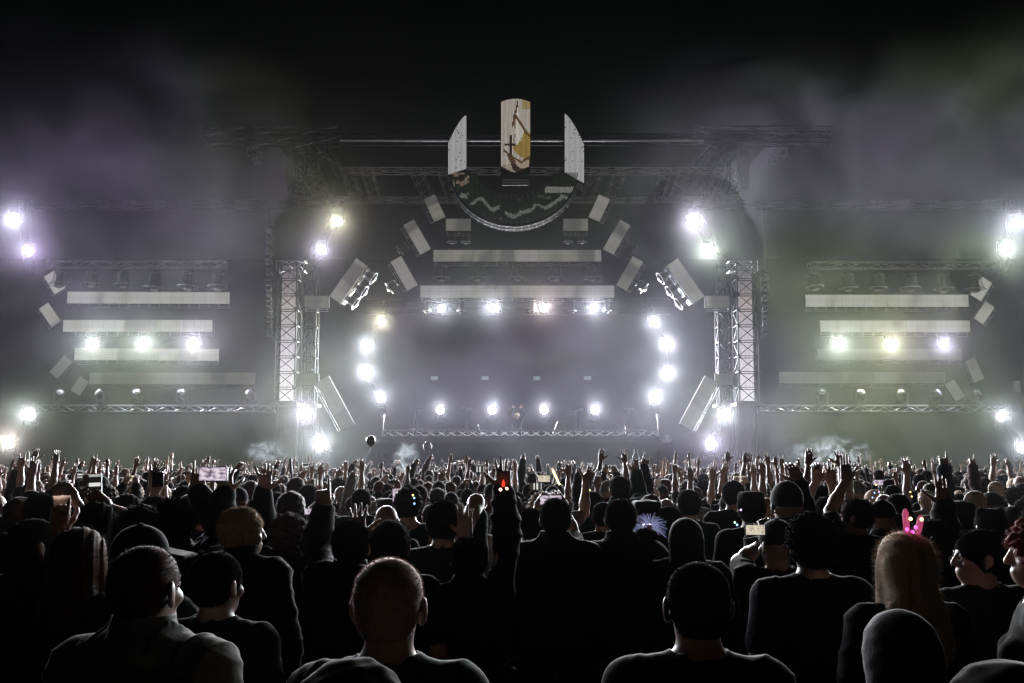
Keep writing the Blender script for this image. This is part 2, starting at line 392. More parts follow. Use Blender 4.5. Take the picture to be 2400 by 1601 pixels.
# ---------------------------------------------------------------- LED panels
def led_panel(cx, cy, w, h, ang, Y, mat, label, group, ribs=True):
    """cx, cy, w, h in photo pixels at depth Y; ang turns it clockwise in the picture. > casing, screen, rail"""
    p = at(cx, cy, Y); s = mpp(Y); w, h = w * s, h * s
    o = empty('led_screen', p, label, 'LED screen', group, (0, R(ang), 0))
    c = ML(); c.box((0, .114, 0), (w, .22, h))
    for i in range(1, max(2, int(w / 1.0))):
        c.box((-w / 2 + w * i / max(2, int(w / 1.0)), .25, 0), (.05, .06, h * .9))
    c.build('casing', M['matt'], o)
    f = ML(); f.box((0, -.002, 0), (w - .02, .004, h - .02)); f.build('display', mat, o)
    r = ML()
    for z in (-h / 2 - .07, -h / 2 - .16):
        r.tube((-w / 2 + .05, .12, z), (w / 2 - .05, .12, z), .018, 6)
    for i in range(int(w / .45) + 1):
        x = -w / 2 + .06 + (w - .12) * i / max(1, int(w / .45))
        r.tube((x, .12, -h / 2 - .002), (x, .12, -h / 2 - .16), .016, 5)
    r.build('rail', M['steel'] if mat == M['led_dim'] else M['alu'], o)
    return o
c_ = 1212.5
led_panel(1212.5, 599.5, 401, 29, 0, 38, M['led'], 'long upper screen bar above the stage opening, five rain domes under it', 'central LED screens')
led_panel(1212.5, 683.5, 462, 30, 0, 38, M['led'], 'long lower screen bar above the stage opening, four lit lamps under it', 'central LED screens')
G = 'short LED boxes framing the stage'
for sx in (-1, 1):
    q = 'on the balloon side' if sx < 0 else 'opposite the balloon side'
    A = -sx
    for cx, cy_, w, h, ang, Y, mt, nm in (
        (1018.5, 488, 62, 30, 65, 37, 'led', 'small tilted screen box beside the ring, topmost'),
        (1074, 527, 60, 30, 0, 37, 'led', 'small level screen box beside the foot of the ring'),
        (977.5, 556, 84, 30, 60, 37.5, 'led', 'tilted screen box at the end of the long upper bar'),
        (947, 641, 82, 30, 60, 37.5, 'led', 'tilted screen box at the end of the long lower bar'),
        (816, 658, 112, 32, -56, 36.2, 'led', 'large tilted screen with three rain domes under it'),
        (741.5, 706.5, 58, 28, 0, 36, 'led', 'level screen box on the upper part of the tower'),
        (719.5, 889.5, 54, 29, 0, 36, 'led_dim', 'dim level screen box on the lower part of the tower'),
        (785, 945, 130, 34, 61, 35.8, 'led_dim', 'dim tall tilted screen leaning at the stage foot')):
        ang2 = ang if sx < 0 else -ang
        led_panel(mir(cx, sx), cy_, w, h, ang2, Y, M[mt], nm + ' ' + q, G)
for cx, cy_, w, h, ang, mt, nm in (
    (348, 698, 387, 29, .2, 'led_wing', 'topmost long screen of the clear wing, under the row of rain domes'),
    (323, 764, 355, 29, 0, 'led_wing', 'second long screen down on the clear wing, just above the lit lamps'),
    (344, 831, 342, 29, .3, 'led_wing', 'third long screen down on the clear wing, just below the lit lamps'),
    (404, 887, 391, 29, 0, 'led_dim', 'lowest long screen of the clear wing, dim and set toward the tower'),
    (128, 662, 52, 30, 57, 'led_wing', 'tilted end box of the topmost screen on the clear wing'),
    (117, 738, 56, 27, 54, 'led_wing', 'tilted end box of the second screen on the clear wing'),
    (143, 860, 54, 27, -50, 'led_dim', 'tilted end box of the third screen on the clear wing'),
    (187, 905, 40, 27, -58, 'led_dim', 'faint tilted end box of the lowest screen on the clear wing'),
    (2079, 705, 388, 30, 0, 'led_wing', 'topmost long screen of the smoky wing, under the row of rain domes'),
    (2098, 765, 356, 29, 0, 'led_wing', 'second long screen down on the smoky wing, just above the lit lamps'),
    (2085, 831, 342, 28, 0, 'led_dim', 'third long screen down on the smoky wing, veiled by drifting smoke'),
    (2021, 885, 392, 28, 0, 'led_dim', 'lowest long screen of the smoky wing, dim and set toward the tower'),
    (2300, 677, 54, 30, -57, 'led_wing', 'tilted end box of the topmost screen on the smoky wing'),
    (2307, 733, 52, 27, -54, 'led_wing', 'tilted end box of the second screen on the smoky wing'),
    (2284, 867, 56, 27, 68, 'led_dim', 'tilted end box of the third screen on the smoky wing'),
    (2238, 915, 48, 27, 58, 'led_dim', 'faint tilted end box of the lowest screen on the smoky wing'),
    (2384, 906, 14, 28, 0, 'led_dim', 'small upright screen box at the far outer edge of the smoky wing')):
    led_panel(cx, cy_, w, h, ang, 37.3, M[mt], nm, 'wing LED screens')

# ---------------------------------------------------------------- rain domes (hooded spotlights, unlit)
md, N, L, b = new_mat('clear_hood')
b.inputs['Base Color'].default_value = (.2, .2, .21, 1); b.inputs['Roughness'].default_value = .3
lw = N.new('ShaderNodeLayerWeight'); lw.inputs[0].default_value = .35
tr = N.new('ShaderNodeBsdfTransparent'); mxs = N.new('ShaderNodeMixShader')
mr = N.new('ShaderNodeMapRange'); mr.inputs['To Min'].default_value = .06; mr.inputs['To Max'].default_value = .6
L.new(lw.outputs['Facing'], mr.inputs['Value']); L.new(mr.outputs[0], mxs.inputs[0])
L.new(tr.outputs[0], mxs.inputs[1]); L.new(b.outputs[0], mxs.inputs[2])
L.new(mxs.outputs[0], N['Material Output'].inputs['Surface'])
M['hood'] = md
M['chrome'] = pmat('bright_metal', (.5, .5, .52), .4, .5, .1)
def make_hood():
    """origin at the top clamp, hanging down 0.9 m. > clamp, hood, hood_rim, lamp_head"""
    o = empty('hooded_spotlight', (0, 0, 0))
    c = ML(); c.box((0, 0, -.05), (.30, .22, .09)); c.tube((-.2, 0, -.11), (.2, 0, -.11), .03, 8); c.build('clamp', M['black'], o)
    h = ML(); h.lathe([(.20, -.12), (.235, -.16), (.25, -.35), (.28, -.52), (.36, -.66), (.39, -.70)], 28, None, False); hd_ = h.build('hood', M['hood'], o, True)
    r = ML(); r.torus(.39, .018, 32, 6, Matrix.Translation((0, 0, -.70))); r.build('hood_rim', M['chrome'], hd_, True)
    r = ML(); r.torus(.225, .014, 28, 6, Matrix.Translation((0, 0, -.14))); r.build('collar_ring', M['chrome'], hd_, True)
    l = ML(); l.lathe([(.06, -.14), (.13, -.2), (.14, -.5), (.19, -.62), (.19, -.78), (.12, -.82), (.02, -.84)], 20); lh_ = l.build('lamp_head', M['black'], o, True)
    g_ = ML(); g_.lathe([(.17, -.785), (.165, -.80), (.08, -.845), (.01, -.855)], 20); g_.build('lens', M['chrome'], lh_, True)
    return o
proto = make_hood(); used = [False]
def hood(px, py, Y, label, group, sc=1.0, ry=0.0, rx=0.0):
    o = proto if not used[0] else copy_tree(proto); used[0] = True
    o.location = at(px, py, Y); o.scale = (sc, sc, sc); o.rotation_euler = (R(rx), R(ry), 0)
    return tag(o, label, 'spotlight', group)
ordn = ['first', 'second', 'third', 'fourth', 'fifth', 'sixth']
rnd = random.Random(4)
for i, px in enumerate((140, 216, 288, 364, 444, 513)):
    hood(px, 632, 37, ordn[i] + ' hooded lamp from the outer end in the row above the clear wing', 'hooded lamps above the clear wing', .98 + .14 * (i > 2), rnd.uniform(-4, 4), rnd.uniform(-6, 6))
for i, px in enumerate((1906, 1987, 2059, 2133, 2210, 2286)):
    hood(px, 637, 37, ordn[i] + ' hooded lamp from the tower in the row above the smoky wing', 'hooded lamps above the smoky wing', 1.02 + .08 * (i > 2), rnd.uniform(-4, 4), rnd.uniform(-6, 6))
for i, px in enumerate((1035.5, 1120, 1213, 1304, 1389)):
    hood(px, 617, 38, ordn[i] + ' hooded lamp from the balloon side under the long upper screen', 'hooded lamps under the upper screen', 1.0)
for i, px in enumerate((1001, 1081, 1171, 1249, 1341, 1422)):
    hood(px, 699, 37.8, ordn[i] + ' narrow hooded lamp from the balloon side under the long lower screen', 'hooded lamps under the lower screen', .84).scale = (.5, .5, .84)
for sx in (-1, 1):
    q = 'tilted screen on the balloon side' if sx < 0 else 'tilted screen opposite the balloon side'
    for i, (px, py) in enumerate(((853, 638), (832, 669), (811, 697))):
        hood(mir(px, sx), py, 36, ('top', 'middle', 'bottom')[i] + ' hooded lamp of three under the large ' + q, 'hooded lamps on the tilted screens', .72, -sx * -56, 0)
    for i, (px, py, nm) in enumerate(((957, 572, 'upper'), (932, 660, 'lower'))):
        hood(mir(px, sx), py, 37.6, 'dark hooded lamp behind the ' + nm + ' ' + q, 'hooded lamps behind the end boxes', .7, -sx * 50, 0)
    for i, (px, py) in enumerate(((1059, 548), (1092, 548))):
        hood(mir(px, sx), py, 37, ('outer', 'inner')[i] + ' small hooded lamp under the level box, ' + ('balloon side' if sx < 0 else 'opposite the balloon side'), 'small hooded lamps under the level boxes', .55)
# carrying bars for the wing rows
for sx, x0, x1, yy in ((-1, 118, 530, 620), (1, 1895, 2330, 622)):
    p, q = at(x0, yy, 37.1), at(x1, yy, 37.1)
    t = MB(); t.truss(p, q, .3, .26, .022, .8)
    t.tube(p + Vector((0, -.2, -.22)), q + Vector((0, -.2, -.22)), .03, 8)
    single('lighting_truss', t, M['alu_bright'], (p + q) / 2, 'long lighting truss carrying the row of hooded lamps above the ' + side(sx), 'truss', 'wing lighting trusses')
# inclined trusses with lamps at the towers, top and foot
for sx in (-1, 1):
    for (x0, y0, x1, y1), nm in (((722, 625, 800, 488), 'slanting truss rising from the top of the '), ((708, 945, 764, 1062), 'slanting truss descending at the foot of the ')):
        p, q = at(mir(x0, sx), y0, 36.4 if y0 < 800 else 35.9), at(mir(x1, sx), y1, 36.4 if y0 < 800 else 35.9)
        t = MB(); t.truss(p, q, .42, .42, .026, .42)
        single('slanting_truss', t, M['matt'], (p + q) / 2, nm + side(sx) + ' tower', 'truss', 'slanting lamp trusses')
    for x0, y0, x1, y1 in ((55, 470, 72, 640), (30, 1070, 85, 945)):
        p, q = at(mir(x0, sx), y0, 37), at(mir(x1, sx), y1, 37)
        t = MB(); t.truss(p, q, .35, .35, .024, .5)
        single('slanting_truss', t, M['matt'], (p + q) / 2, ('upper' if y0 < 800 else 'lower') + ' lamp truss at the outer end of the ' + side(sx), 'truss', 'outer lamp trusses')
    # centre arcs
    pts = [at(mir(x, sx), y, 41.2) for x, y in ((905, 715), (893, 752), (859, 810), (857, 875), (891, 935), (905, 975))]
    t = MB()
    for p, q in zip(pts[:-1], pts[1:]): t.truss(p, q, .2, .2, .014, .35)
    single('arc_truss', t, M['matt'], pts[2], 'bent lamp truss at the side of the stage opening, ' + ('balloon side' if sx < 0 else 'opposite the balloon side'), 'truss', 'bent lamp trusses')

# ---------------------------------------------------------------- lattice towers
M['banner'] = None
m, N, L, b = new_mat('lit_tower_cloth')  # emission stands in for light inside the tower, fading toward the top
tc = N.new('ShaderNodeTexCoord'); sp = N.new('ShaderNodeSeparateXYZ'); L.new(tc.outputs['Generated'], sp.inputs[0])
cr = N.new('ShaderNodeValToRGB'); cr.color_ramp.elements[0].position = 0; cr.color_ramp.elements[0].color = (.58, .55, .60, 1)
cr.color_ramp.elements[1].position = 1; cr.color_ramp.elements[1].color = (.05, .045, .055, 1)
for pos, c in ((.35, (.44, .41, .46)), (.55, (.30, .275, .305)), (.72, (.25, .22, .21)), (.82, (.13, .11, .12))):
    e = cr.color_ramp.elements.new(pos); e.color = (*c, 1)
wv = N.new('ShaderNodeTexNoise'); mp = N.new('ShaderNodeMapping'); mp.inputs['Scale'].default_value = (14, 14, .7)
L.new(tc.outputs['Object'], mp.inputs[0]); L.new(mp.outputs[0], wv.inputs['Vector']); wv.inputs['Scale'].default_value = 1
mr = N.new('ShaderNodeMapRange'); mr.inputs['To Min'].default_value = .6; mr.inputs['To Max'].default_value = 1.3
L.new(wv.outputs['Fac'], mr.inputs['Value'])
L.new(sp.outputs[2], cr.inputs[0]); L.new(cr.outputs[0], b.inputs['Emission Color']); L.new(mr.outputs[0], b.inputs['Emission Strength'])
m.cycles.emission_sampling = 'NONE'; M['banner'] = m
M['grey_cloth'] = pmat('grey_tower_cloth', (.16, .15, .18), .8, 0, .3, 2, stretch=(8, 8, .5))
for sx in (-1, 1):
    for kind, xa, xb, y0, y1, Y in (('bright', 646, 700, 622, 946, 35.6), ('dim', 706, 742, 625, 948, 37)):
        p0, p1 = at(mir((xa + xb) / 2, sx), y1, Y), at(mir((xa + xb) / 2, sx), y0, Y)
        p1 = Vector((p0.x, Y, p1.z)); w = (xb - xa) * mpp(Y) * .82
        o = empty('lattice_tower', p0, ('lattice tower wrapped round a glowing pale cloth, ' if kind == 'bright' else 'slimmer unlit lattice tower, stageward of the glowing one, ') + side(sx), 'tower', 'lattice towers')
        H = p1.z - p0.z; nb = 9
        fr = MB(); dp = w
        for i in (-1, 1):
            for j in (-1, 1):
                fr.tube(p0 + Vector((i * w / 2, j * dp / 2, 0)), p1 + Vector((i * w / 2, j * dp / 2, 0)), .04, 8)
        fr.build('chord_frame', M['steel'] if kind == 'bright' else M['black'], o)
        br = MB()
        for k in range(nb):
            za, zb = p0.z + H * k / nb, p0.z + H * (k + 1) / nb
            for j in (-1, 1):
                yy = Y + j * dp / 2
                br.tube((p0.x - w / 2, yy, za), (p0.x + w / 2, yy, zb), .02, 5); br.tube((p0.x + w / 2, yy + .03, za), (p0.x - w / 2, yy + .03, zb), .02, 5)
                for zz in (zb, zb - .09): br.tube((p0.x - w / 2, yy, zz), (p0.x + w / 2, yy, zz), .02, 5)
            for i in (-1, 1):
                xx = p0.x + i * w / 2
                br.tube((xx, Y - dp / 2, za if k % 2 else zb), (xx, Y + dp / 2, zb if k % 2 else za), .02, 5)
                br.tube((xx, Y - dp / 2, zb), (xx, Y + dp / 2, zb), .02, 5)
                br.tube((xx - .1, Y - dp / 2 - .03, zb + .04), (xx + .1, Y - dp / 2 - .03, zb - .06), .025, 5)
        br.build('brace_lattice', M['black'] if kind == 'bright' else M['steel'], o)
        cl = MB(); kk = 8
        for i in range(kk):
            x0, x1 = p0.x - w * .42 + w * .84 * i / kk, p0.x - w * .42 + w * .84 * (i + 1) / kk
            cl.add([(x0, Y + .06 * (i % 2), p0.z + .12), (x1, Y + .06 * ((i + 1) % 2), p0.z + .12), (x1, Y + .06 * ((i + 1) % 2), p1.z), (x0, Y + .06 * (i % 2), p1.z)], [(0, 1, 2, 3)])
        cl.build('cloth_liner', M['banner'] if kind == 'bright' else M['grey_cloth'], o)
        bs = MB(); bs.box((p0.x, Y, p0.z - .06), (w + .35, w + .3, .12))
        bs.tube((p0.x - w / 2, Y, 0), (p0.x - w / 2, Y, p0.z - .12), .06, 8); bs.tube((p0.x + w / 2, Y, 0), (p0.x + w / 2, Y, p0.z - .12), .06, 8)
        bs.build('base', M['steel'], o)
    p, q = at(mir(652, sx), 626, 35.6), at(mir(716, sx), 626, 35.6)
    t = MB(); t.truss(p, q, .5, .42, .03, .42)
    single('tower_top_truss', t, M['alu'], (p + q) / 2, 'short truss lying across the tops of the ' + side(sx) + ' towers', 'truss', 'tower top trusses')
    p0, p1 = at(mir(697, sx), 950, 35.9), at(mir(697, sx), 640, 35.9)
    t = MB(); t.tube(p0, p1, .06, 10); t.tube(p0 + Vector((.14, .1, 0)), p1 + Vector((.14, .1, 0)), .03, 8); t.tube(Vector((p0.x, p0.y, 0)), p0, .06, 10)
    single('tower_pipe', t, M['steel'], (p0.x, p0.y, 0), 'upright pipe between the two lattice towers of the ' + side(sx), 'pipe', 'tower pipes')
    # flown speaker column
    top, bot = (530, 790) if sx < 0 else (640, 788)
    o = empty('line_array', at(mir(631, sx), top, 35.2), 'thin hanging column of loudspeaker cabinets beside the ' + side(sx) + ' tower', 'speaker array', 'hanging loudspeaker columns')
    nn = 22 if sx < 0 else 13
    for i in range(nn):
        t_ = i / (nn - 1); p = at(mir(631, sx) + (1.5 if sx < 0 else -1.5) * max(0, t_ - .6) * 2, top + (bot - top) * t_, 35.2 + .25 * t_ * t_)
        c = MB(); hh = (bot - top) / nn * mpp(35.2) * .78
        c.box(p, (.20, .35, hh), Matrix.Rotation(-.25 * t_, 3, 'X')); c.box(p + Vector((0, -.19, 0)), (.15, .03, hh * .5), Matrix.Rotation(-.25 * t_, 3, 'X'))
        c.build('cabinet', M['alu'] if i > nn * .5 or i % 2 else M['steel'], o)
    rg = MB(); rg.tube(at(mir(631, sx), top, 35.2), at(mir(631, sx), 470, 35.2), .012, 5); rg.build('chain', M['steel'], o)

# ---------------------------------------------------------------- side platforms with trusses and unlit moving heads
for sx in (-1, 1):
    p, q = at(mir(60, sx), 958, 36), at(mir(646, sx), 958, 36)
    t = MB(); t.truss(p, q, .45, 14 * mpp(36), .026, .55)
    single('front_truss', t, M['alu'], (p + q) / 2, 'long low truss along the foot of the ' + side(sx), 'truss', 'wing foot trusses')
def make_head():
    o = empty('moving_head', (0, 0, 0))
    b_ = ML(); b_.box((0, 0, .07), (.40, .34, .14)); b_.box((0, -.19, .07), (.2, .03, .05)); b_.build('base', M['black'], o)
    y_ = ML(); y_.box((0, 0, .17), (.42, .16, .06)); y_.box((-.21, 0, .36), (.06, .15, .42)); y_.box((.21, 0, .36), (.06, .15, .42)); y_.build('yoke', M['black'], o)
    h_ = ML(); T = Matrix.Translation((0, 0, .44)) @ Matrix.Rotation(R(62), 4, 'X')
    h_.lathe([(.08, -.26), (.15, -.2), (.17, 0), (.175, .2), (.175, .24), (.15, .24)], 20, T); hh_ = h_.build('head', M['black'], o, True)
    l_ = ML(); l_.lathe([(.15, .235), (.1, .25), (.01, .257)], 20, T); l_.build('lens', M['chrome'], hh_, True)
    return o
hp = make_head(); hu = False
for nm, xs in ((CLEAR, (138, 237, 322, 425, 587)), (SMOKY, (1928, 2015, 2115, 2192, 2285))):
    for i, px in enumerate(xs):
        o = hp if not hu else copy_tree(hp); hu = True
        o.location = at(px, 951.2, 36); o.rotation_euler = (0, 0, R(rnd.uniform(-40, 40))); o.scale = (1.0, 1.0, 1.0)
        far = (i if nm == CLEAR else 4 - i)
        tag(o, ordn[far] + ' dark moving lamp from the outer end on the foot truss of the ' + nm, 'spotlight', 'unlit moving heads on the ' + nm)

# ---------------------------------------------------------------- DJ booth front
z0, z1 = at(1211, 1023, 34).z, at(1211, 1009, 34).z
xl, xr = at(898, 1016, 34).x, at(1542, 1016, 34).x
pl = empty('booth_platform', ((xl + xr) / 2, 37, 1.7), 'raised black booth platform with a bright truss edge in the middle of the stage', 'platform')
t = MB(); t.truss((xl, 34, (z0 + z1) / 2), (xr, 34, (z0 + z1) / 2), .36, z1 - z0, .028, .42); t.build('edge_truss', M['alu'], pl)
t = MB(); t.box(((xl + xr) / 2, 37.35, (z1 + 1.72) / 2 - .1), (xr - xl, 6.0, z1 - 1.72 - .1)); t.build('riser', M['black'], pl)
t = MB(); t.box(((xl + xr) / 2, 33.4, (z0 - .25) / 2 + .01), (xr - xl + 1, .05, z0 - .27))
t.build('front_drape', M['cloth'], pl)
for x in (xl, xr):
    s_ = 1 if x < (xl + xr) / 2 else -1
    t = MB(); t.tube((x, 33.9, z1), (x, 33.9, z1 + .5), .03, 6); t.box((x, 33.9, z1 + .56), (.12, .1, .14)); t.build('corner_post', M['alu'], pl)
    t = MB(); t.truss((x - s_ * .35, 33.6, z0 - .05), (x + s_ * .4, 33.2, 1.9), .18, .18, .014, .3); t.build('corner_leg', M['steel'], pl)
for px, w_ in ((975, 20), (1096, 24), (1354, 24), (1475, 24)):
    p = at(px, 959, 40.5); t = MB(); t.tube(p - Vector((w_ / 2 * mpp(40.5), 0, 0)), p + Vector((w_ / 2 * mpp(40.5), 0, 0)), .035, 8)
    t.tube(p, (p.x, p.y, z1 - .1), .015, 5)
    single('light_bar', t, M['chrome'], (p.x, p.y, z1 - .1), {975: 'outer', 1096: 'inner', 1354: 'inner', 1475: 'outer'}[px] + ' thin shiny bar standing behind the booth, ' + ('balloon side' if px < 1211 else 'opposite the balloon side'), 'light bar', 'shiny bars behind the booth')
M['faint'] = glow('faint_signal', (.8, 1.0, .95), .17)
for px, w_, nn in ((1018, 18, 1), (1137, 17, 2), (1258, 16, 2), (1377, 17, 2)):
    t = MB(); p = at(px, 884, 45); s_ = mpp(45)
    for k in range(nn): t.box(p + Vector((0, 0, -k * 4.5 * s_)), (w_ * s_, .06, 2.6 * s_))
    t.box(p + Vector((0, .06, -2 * s_)), (w_ * s_ * .9, .05, 9 * s_))
    single('strobe_bar', t, M['faint'], p, {1018: 'faint single-line strobe nearest the balloon, high behind the booth', 1137: 'faint double-line strobe high behind the DJ, balloon side', 1258: 'faint double-line strobe high behind the DJ, away from the balloon', 1377: 'faint double-line strobe at the end farthest from the balloon'}[px], 'strobe', 'faint strobes at the back')
# grid of faint pipes across the opening
o = empty('back_pipe_grid', at(1211, 720, 46), 'faint grid of pipes hanging behind the row of lit lamps', 'pipe grid')
for yy in (702, 722, 737):
    t = MB(); t.tube(at(860, yy, 46), at(1570, yy, 46), .03, 6); t.build('rail', M['steel'], o)
for px in range(900, 1560, 55):
    t = MB(); t.tube(at(px, 700, 46), at(px, 738, 46), .022, 5); t.build('upright', M['steel'], o)
# booth clutter
def at_z(px, Y, z): p = at(px, 1000, Y); return Vector((p.x, Y, z))
zt = z1 + .0
p = at_z(1318, 35, z1 - .1)
t = MB(); t.add([p + Vector(v) for v in ((-.4, -.3, 0), (.45, -.3, 0), (.45, .3, 0), (-.4, .3, 0), (-.2, -.25, .5), (.0, -.3, .45), (.0, .3, .45), (-.2, .25, .5))], [(3, 2, 1, 0), (4, 5, 6, 7), (0, 1, 5, 4), (2, 3, 7, 6), (1, 2, 6, 5), (3, 0, 4, 7)])
single('floor_monitor', t, M['black'], p, 'black wedge loudspeaker on the booth edge, away from the balloon', 'speaker')
p = at_z(1476, 35, z1 - .1); t = MB(); t.box(p + Vector((0, 0, .17)), (.36, .3, .32)); t.tube(p + Vector((-.2, 0, .3)), p + Vector((-.2, 0, .42)), .02, 6); t.box(p + Vector((0, -.16, .17)), (.28, .02, .22))
single('equipment_case', t, M['black'], p, 'small boxy black case near the end of the booth edge', 'case')
p = at_z(1128, 35, z1 - .1); t = MB(); t.tube(p, p + Vector((-.13, 0, .32)), .02, 6); t.lathe([(.02, 0), (.035, .03), (.035, .06), (.01, .08)], 10, Matrix.Translation(p + Vector((-.13, 0, .3)))); t.lathe([(.12, 0), (.12, .02), (.02, .03)], 12, Matrix.Translation(p))
single('microphone_stand', t, M['chrome'], p, 'leaning microphone stand on the booth edge, balloon side', 'microphone stand')
p = at_z(967, 35, z1 - .1); t = MB(); t.box(p + Vector((0, 0, .1)), (.08, .08, .2)); t.box(p + Vector((0, -.02, .23)), (.12, .1, .08)); single('small_camera', t, M['steel'], p, 'tiny camera post on the booth edge near the balloon', 'camera')

# ---------------------------------------------------------------- U-shaped LED emblem
EC = (1209, 0)
YE = 34.5
Z = lambda zx, zy: (800 + zx / 2.937, 200 + zy / 2.937)
def inside(poly, x, y):
    c = False; j = len(poly) - 1
    for i in range(len(poly)):
        (xi, yi), (xj, yj) = poly[i], poly[j]
        if (yi > y) != (yj > y) and x < (xj - xi) * (y - yi) / (yj - yi) + xi: c = not c
        j = i
    return c
def near(pts, x, y, w):
    for (x0, y0), (x1, y1) in zip(pts[:-1], pts[1:]):
        dx, dy = x1 - x0, y1 - y0; t = max(0, min(1, ((x - x0) * dx + (y - y0) * dy) / (dx * dx + dy * dy)))
        if math.hypot(x - x0 - t * dx, y - y0 - t * dy) < w: return True
    return False
def strips(name, x0, x1, step, span, colour, parent, cell=7, fill=.62):
    """upright LED strips between zoom-px x0 and x1; span(x) -> top, bottom; colour(x, y) of each cell"""
    mb = MB(); cols = []; x = x0
    while x < x1:
        sp_ = span(x + step / 2)
        if sp_:
            yt, yb = sp_; n = max(1, int((yb - yt) / cell))
            for i in range(n):
                ya, yb2 = yt + (yb - yt) * i / n, yt + (yb - yt) * (i + 1) / n
                c = colour(x + step / 2, (ya + yb2) / 2)
                q = [at(*Z(x + step * (1 - fill) / 2 + (step * fill if k in (1, 2) else 0), yy), YE) for k, yy in ((0, yb2), (1, yb2), (2, ya), (3, ya))]
                bk = [v + Vector((0, .05, 0)) for v in q]
                mb.add(q + bk, [(0, 1, 2, 3), (0, 3, 7, 4), (1, 5, 6, 2)]); cols += [c, (0, 0, 0), (0, 0, 0)]
        x += step
    return mb.build(name, M['led_picture'], parent, False, cols)
er = random.Random(9)
def jit(c, a=.12): f = 1 + er.uniform(-a, a); return tuple(v * f for v in c)
em = empty('led_emblem', at(1209, 420, YE + .3), 'huge U-shaped emblem of upright LED strips with a ship pillar above the stage', 'emblem')
CREAM, BROWN, GOLD, DARK = (.56, .50, .44), (.10, .055, .025), (.33, .22, .055), (.035, .02, .013)
SAIL = [(1215, 110), (1225, 240), (1262, 320), (1245, 350), (1205, 420), (1190, 330), (1198, 200)]
GOLDP = [(1262, 300), (1300, 330), (1300, 500), (1285, 520), (1215, 480), (1180, 430), (1240, 380)]
HULL = [(1128, 450), (1160, 470), (1200, 520), (1250, 545), (1300, 480), (1300, 600), (1200, 600), (1180, 575)]
CREAM2 = [(1205, 500), (1290, 515), (1295, 560), (1240, 575), (1200, 545)]
def ship(x, y):
    if near([(1215, 112), (1195, 200), (1180, 280)], x, y, 6): return jit(BROWN)
    if near([(1195, 205), (1240, 270), (1270, 325), (1295, 350)], x, y, 8): return jit(BROWN)
    if near([(1165, 350), (1165, 470)], x, y, 10) or near([(1130, 408), (1195, 410)], x, y, 7): return jit(DARK)
    if near([(1195, 215), (1200, 330), (1175, 420)], x, y, 3): return jit((.25, .18, .12))
    if near([(1120, 450), (1190, 500), (1240, 530), (1300, 490)], x, y, 7): return jit(BROWN)
    if inside(CREAM2, x, y): return jit((.42, .33, .25))
    if inside(HULL, x, y): return jit(DARK if y > 540 else BROWN)
    if inside(GOLDP, x, y): return jit(GOLD)
    if inside(SAIL, x, y): return jit((.62, .57, .50))
    if x > 1245 and 100 < y < 165: return jit((.36, .27, .12))
    if y > 545 and x < 1190: return jit((.35, .30, .24), .5)
    g_ = .85 + .15 * math.sin(x * .21) * math.sin(y * .013 + x * .05)
    return jit(tuple(v * g_ for v in CREAM), .07)
strips('ship_screen', 1099, 1300, 8.4, lambda x: (93 + 22 * ((x - 1199) / 100) ** 2, 600 - 45 * abs((x - 1199) / 100) ** 1.5), ship, em, 6, .60)
def wing(x, y): return jit((.46, .45, .45), .06) if er.random() > .02 else (.05, .05, .05)
strips('wing_screen', 735, 857, 8.4, lambda x: (208 + (400 - 208) * max(0, (855 - x) / 120) ** 1.4, 615 - (x - 735) * .32), wing, em, 8)
strips('wing_screen', 1537, 1665, 8.4, lambda x: (195 + (392 - 195) * max(0, (x - 1537) / 126) ** 1.4, 600 + (x - 1537) * .55), wing, em, 8)
from mathutils import noise as mnoise
def bowl_span(x):
    u = (x - 1190) / 445.0
    if abs(u) >= 1: return None
    yb = 560 + 405 * math.sqrt(1 - u * u)
    ui = (x - 1195) / 262.0
    yt = 605 + 168 * math.sqrt(1 - ui * ui) if abs(ui) < 1 else 600
    if yb - yt < 10: return None
    return yt, yb - 12
def forest(x, y):
    ns = mnoise.noise(Vector((x * .012, y * .020, 3.1))) + .5 * mnoise.noise(Vector((x * .04, y * .05, 7.7)))
    ridge = 880 - 60 * mnoise.noise(Vector((x * .013, 2.2, 0))) - abs(x - 1190) * .28
    if abs(y - ridge) < 15 + 12 * mnoise.noise(Vector((x * .05, 0, 5))) and ns > -.25: return jit((.13, .14, .12), .4)
    if y < 740 and x > 1400 and abs(y - 720) < 22: return jit((.19, .19, .17), .3)
    if x < 880 and y < 700 and ns > .0: return jit((.16, .12, .08), .4)
    if ns > .62: return jit((.06, .065, .05), .4)
    return jit((.004, .007, .003), .6)
strips('bowl_screen', 747, 1636, 8.4, bowl_span, forest, em, 7)
sh = MB()                                      # dark backing shells
def slab(poly, y0, y1):
    f = [at(*Z(*q), YE) for q in poly]; n = len(f)
    vs = [v + Vector((0, y0, 0)) for v in f] + [v + Vector((0, y1, 0)) for v in f]
    sh.add(vs, [tuple(range(n)), tuple(range(2 * n - 1, n - 1, -1))] + [(i, n + i, n + (i + 1) % n, (i + 1) % n) for i in range(n)])
slab([(1096, 560), (1096, 110), (1145, 93), (1199, 88), (1255, 93), (1303, 110), (1303, 560), (1290, 610), (1108, 610)], .06, .9)
slab([(858, 575), (858, 200), (800, 265), (755, 335), (731, 400), (731, 620)], .06, .8)
slab([(1533, 590), (1533, 185), (1590, 245), (1640, 325), (1668, 390), (1668, 690)], .06, .8)
o_ = [(1190 + 452 * math.cos(t), 560 + 412 * math.sin(t)) for t in (math.pi * i / 40 for i in range(41))]
i_ = [(1195 + 258 * math.cos(t), 605 + 164 * math.sin(t)) for t in (math.pi * i / 40 for i in range(41))]
for k in range(40): slab([o_[k], o_[k + 1], i_[k + 1], i_[k]], .06, .8)
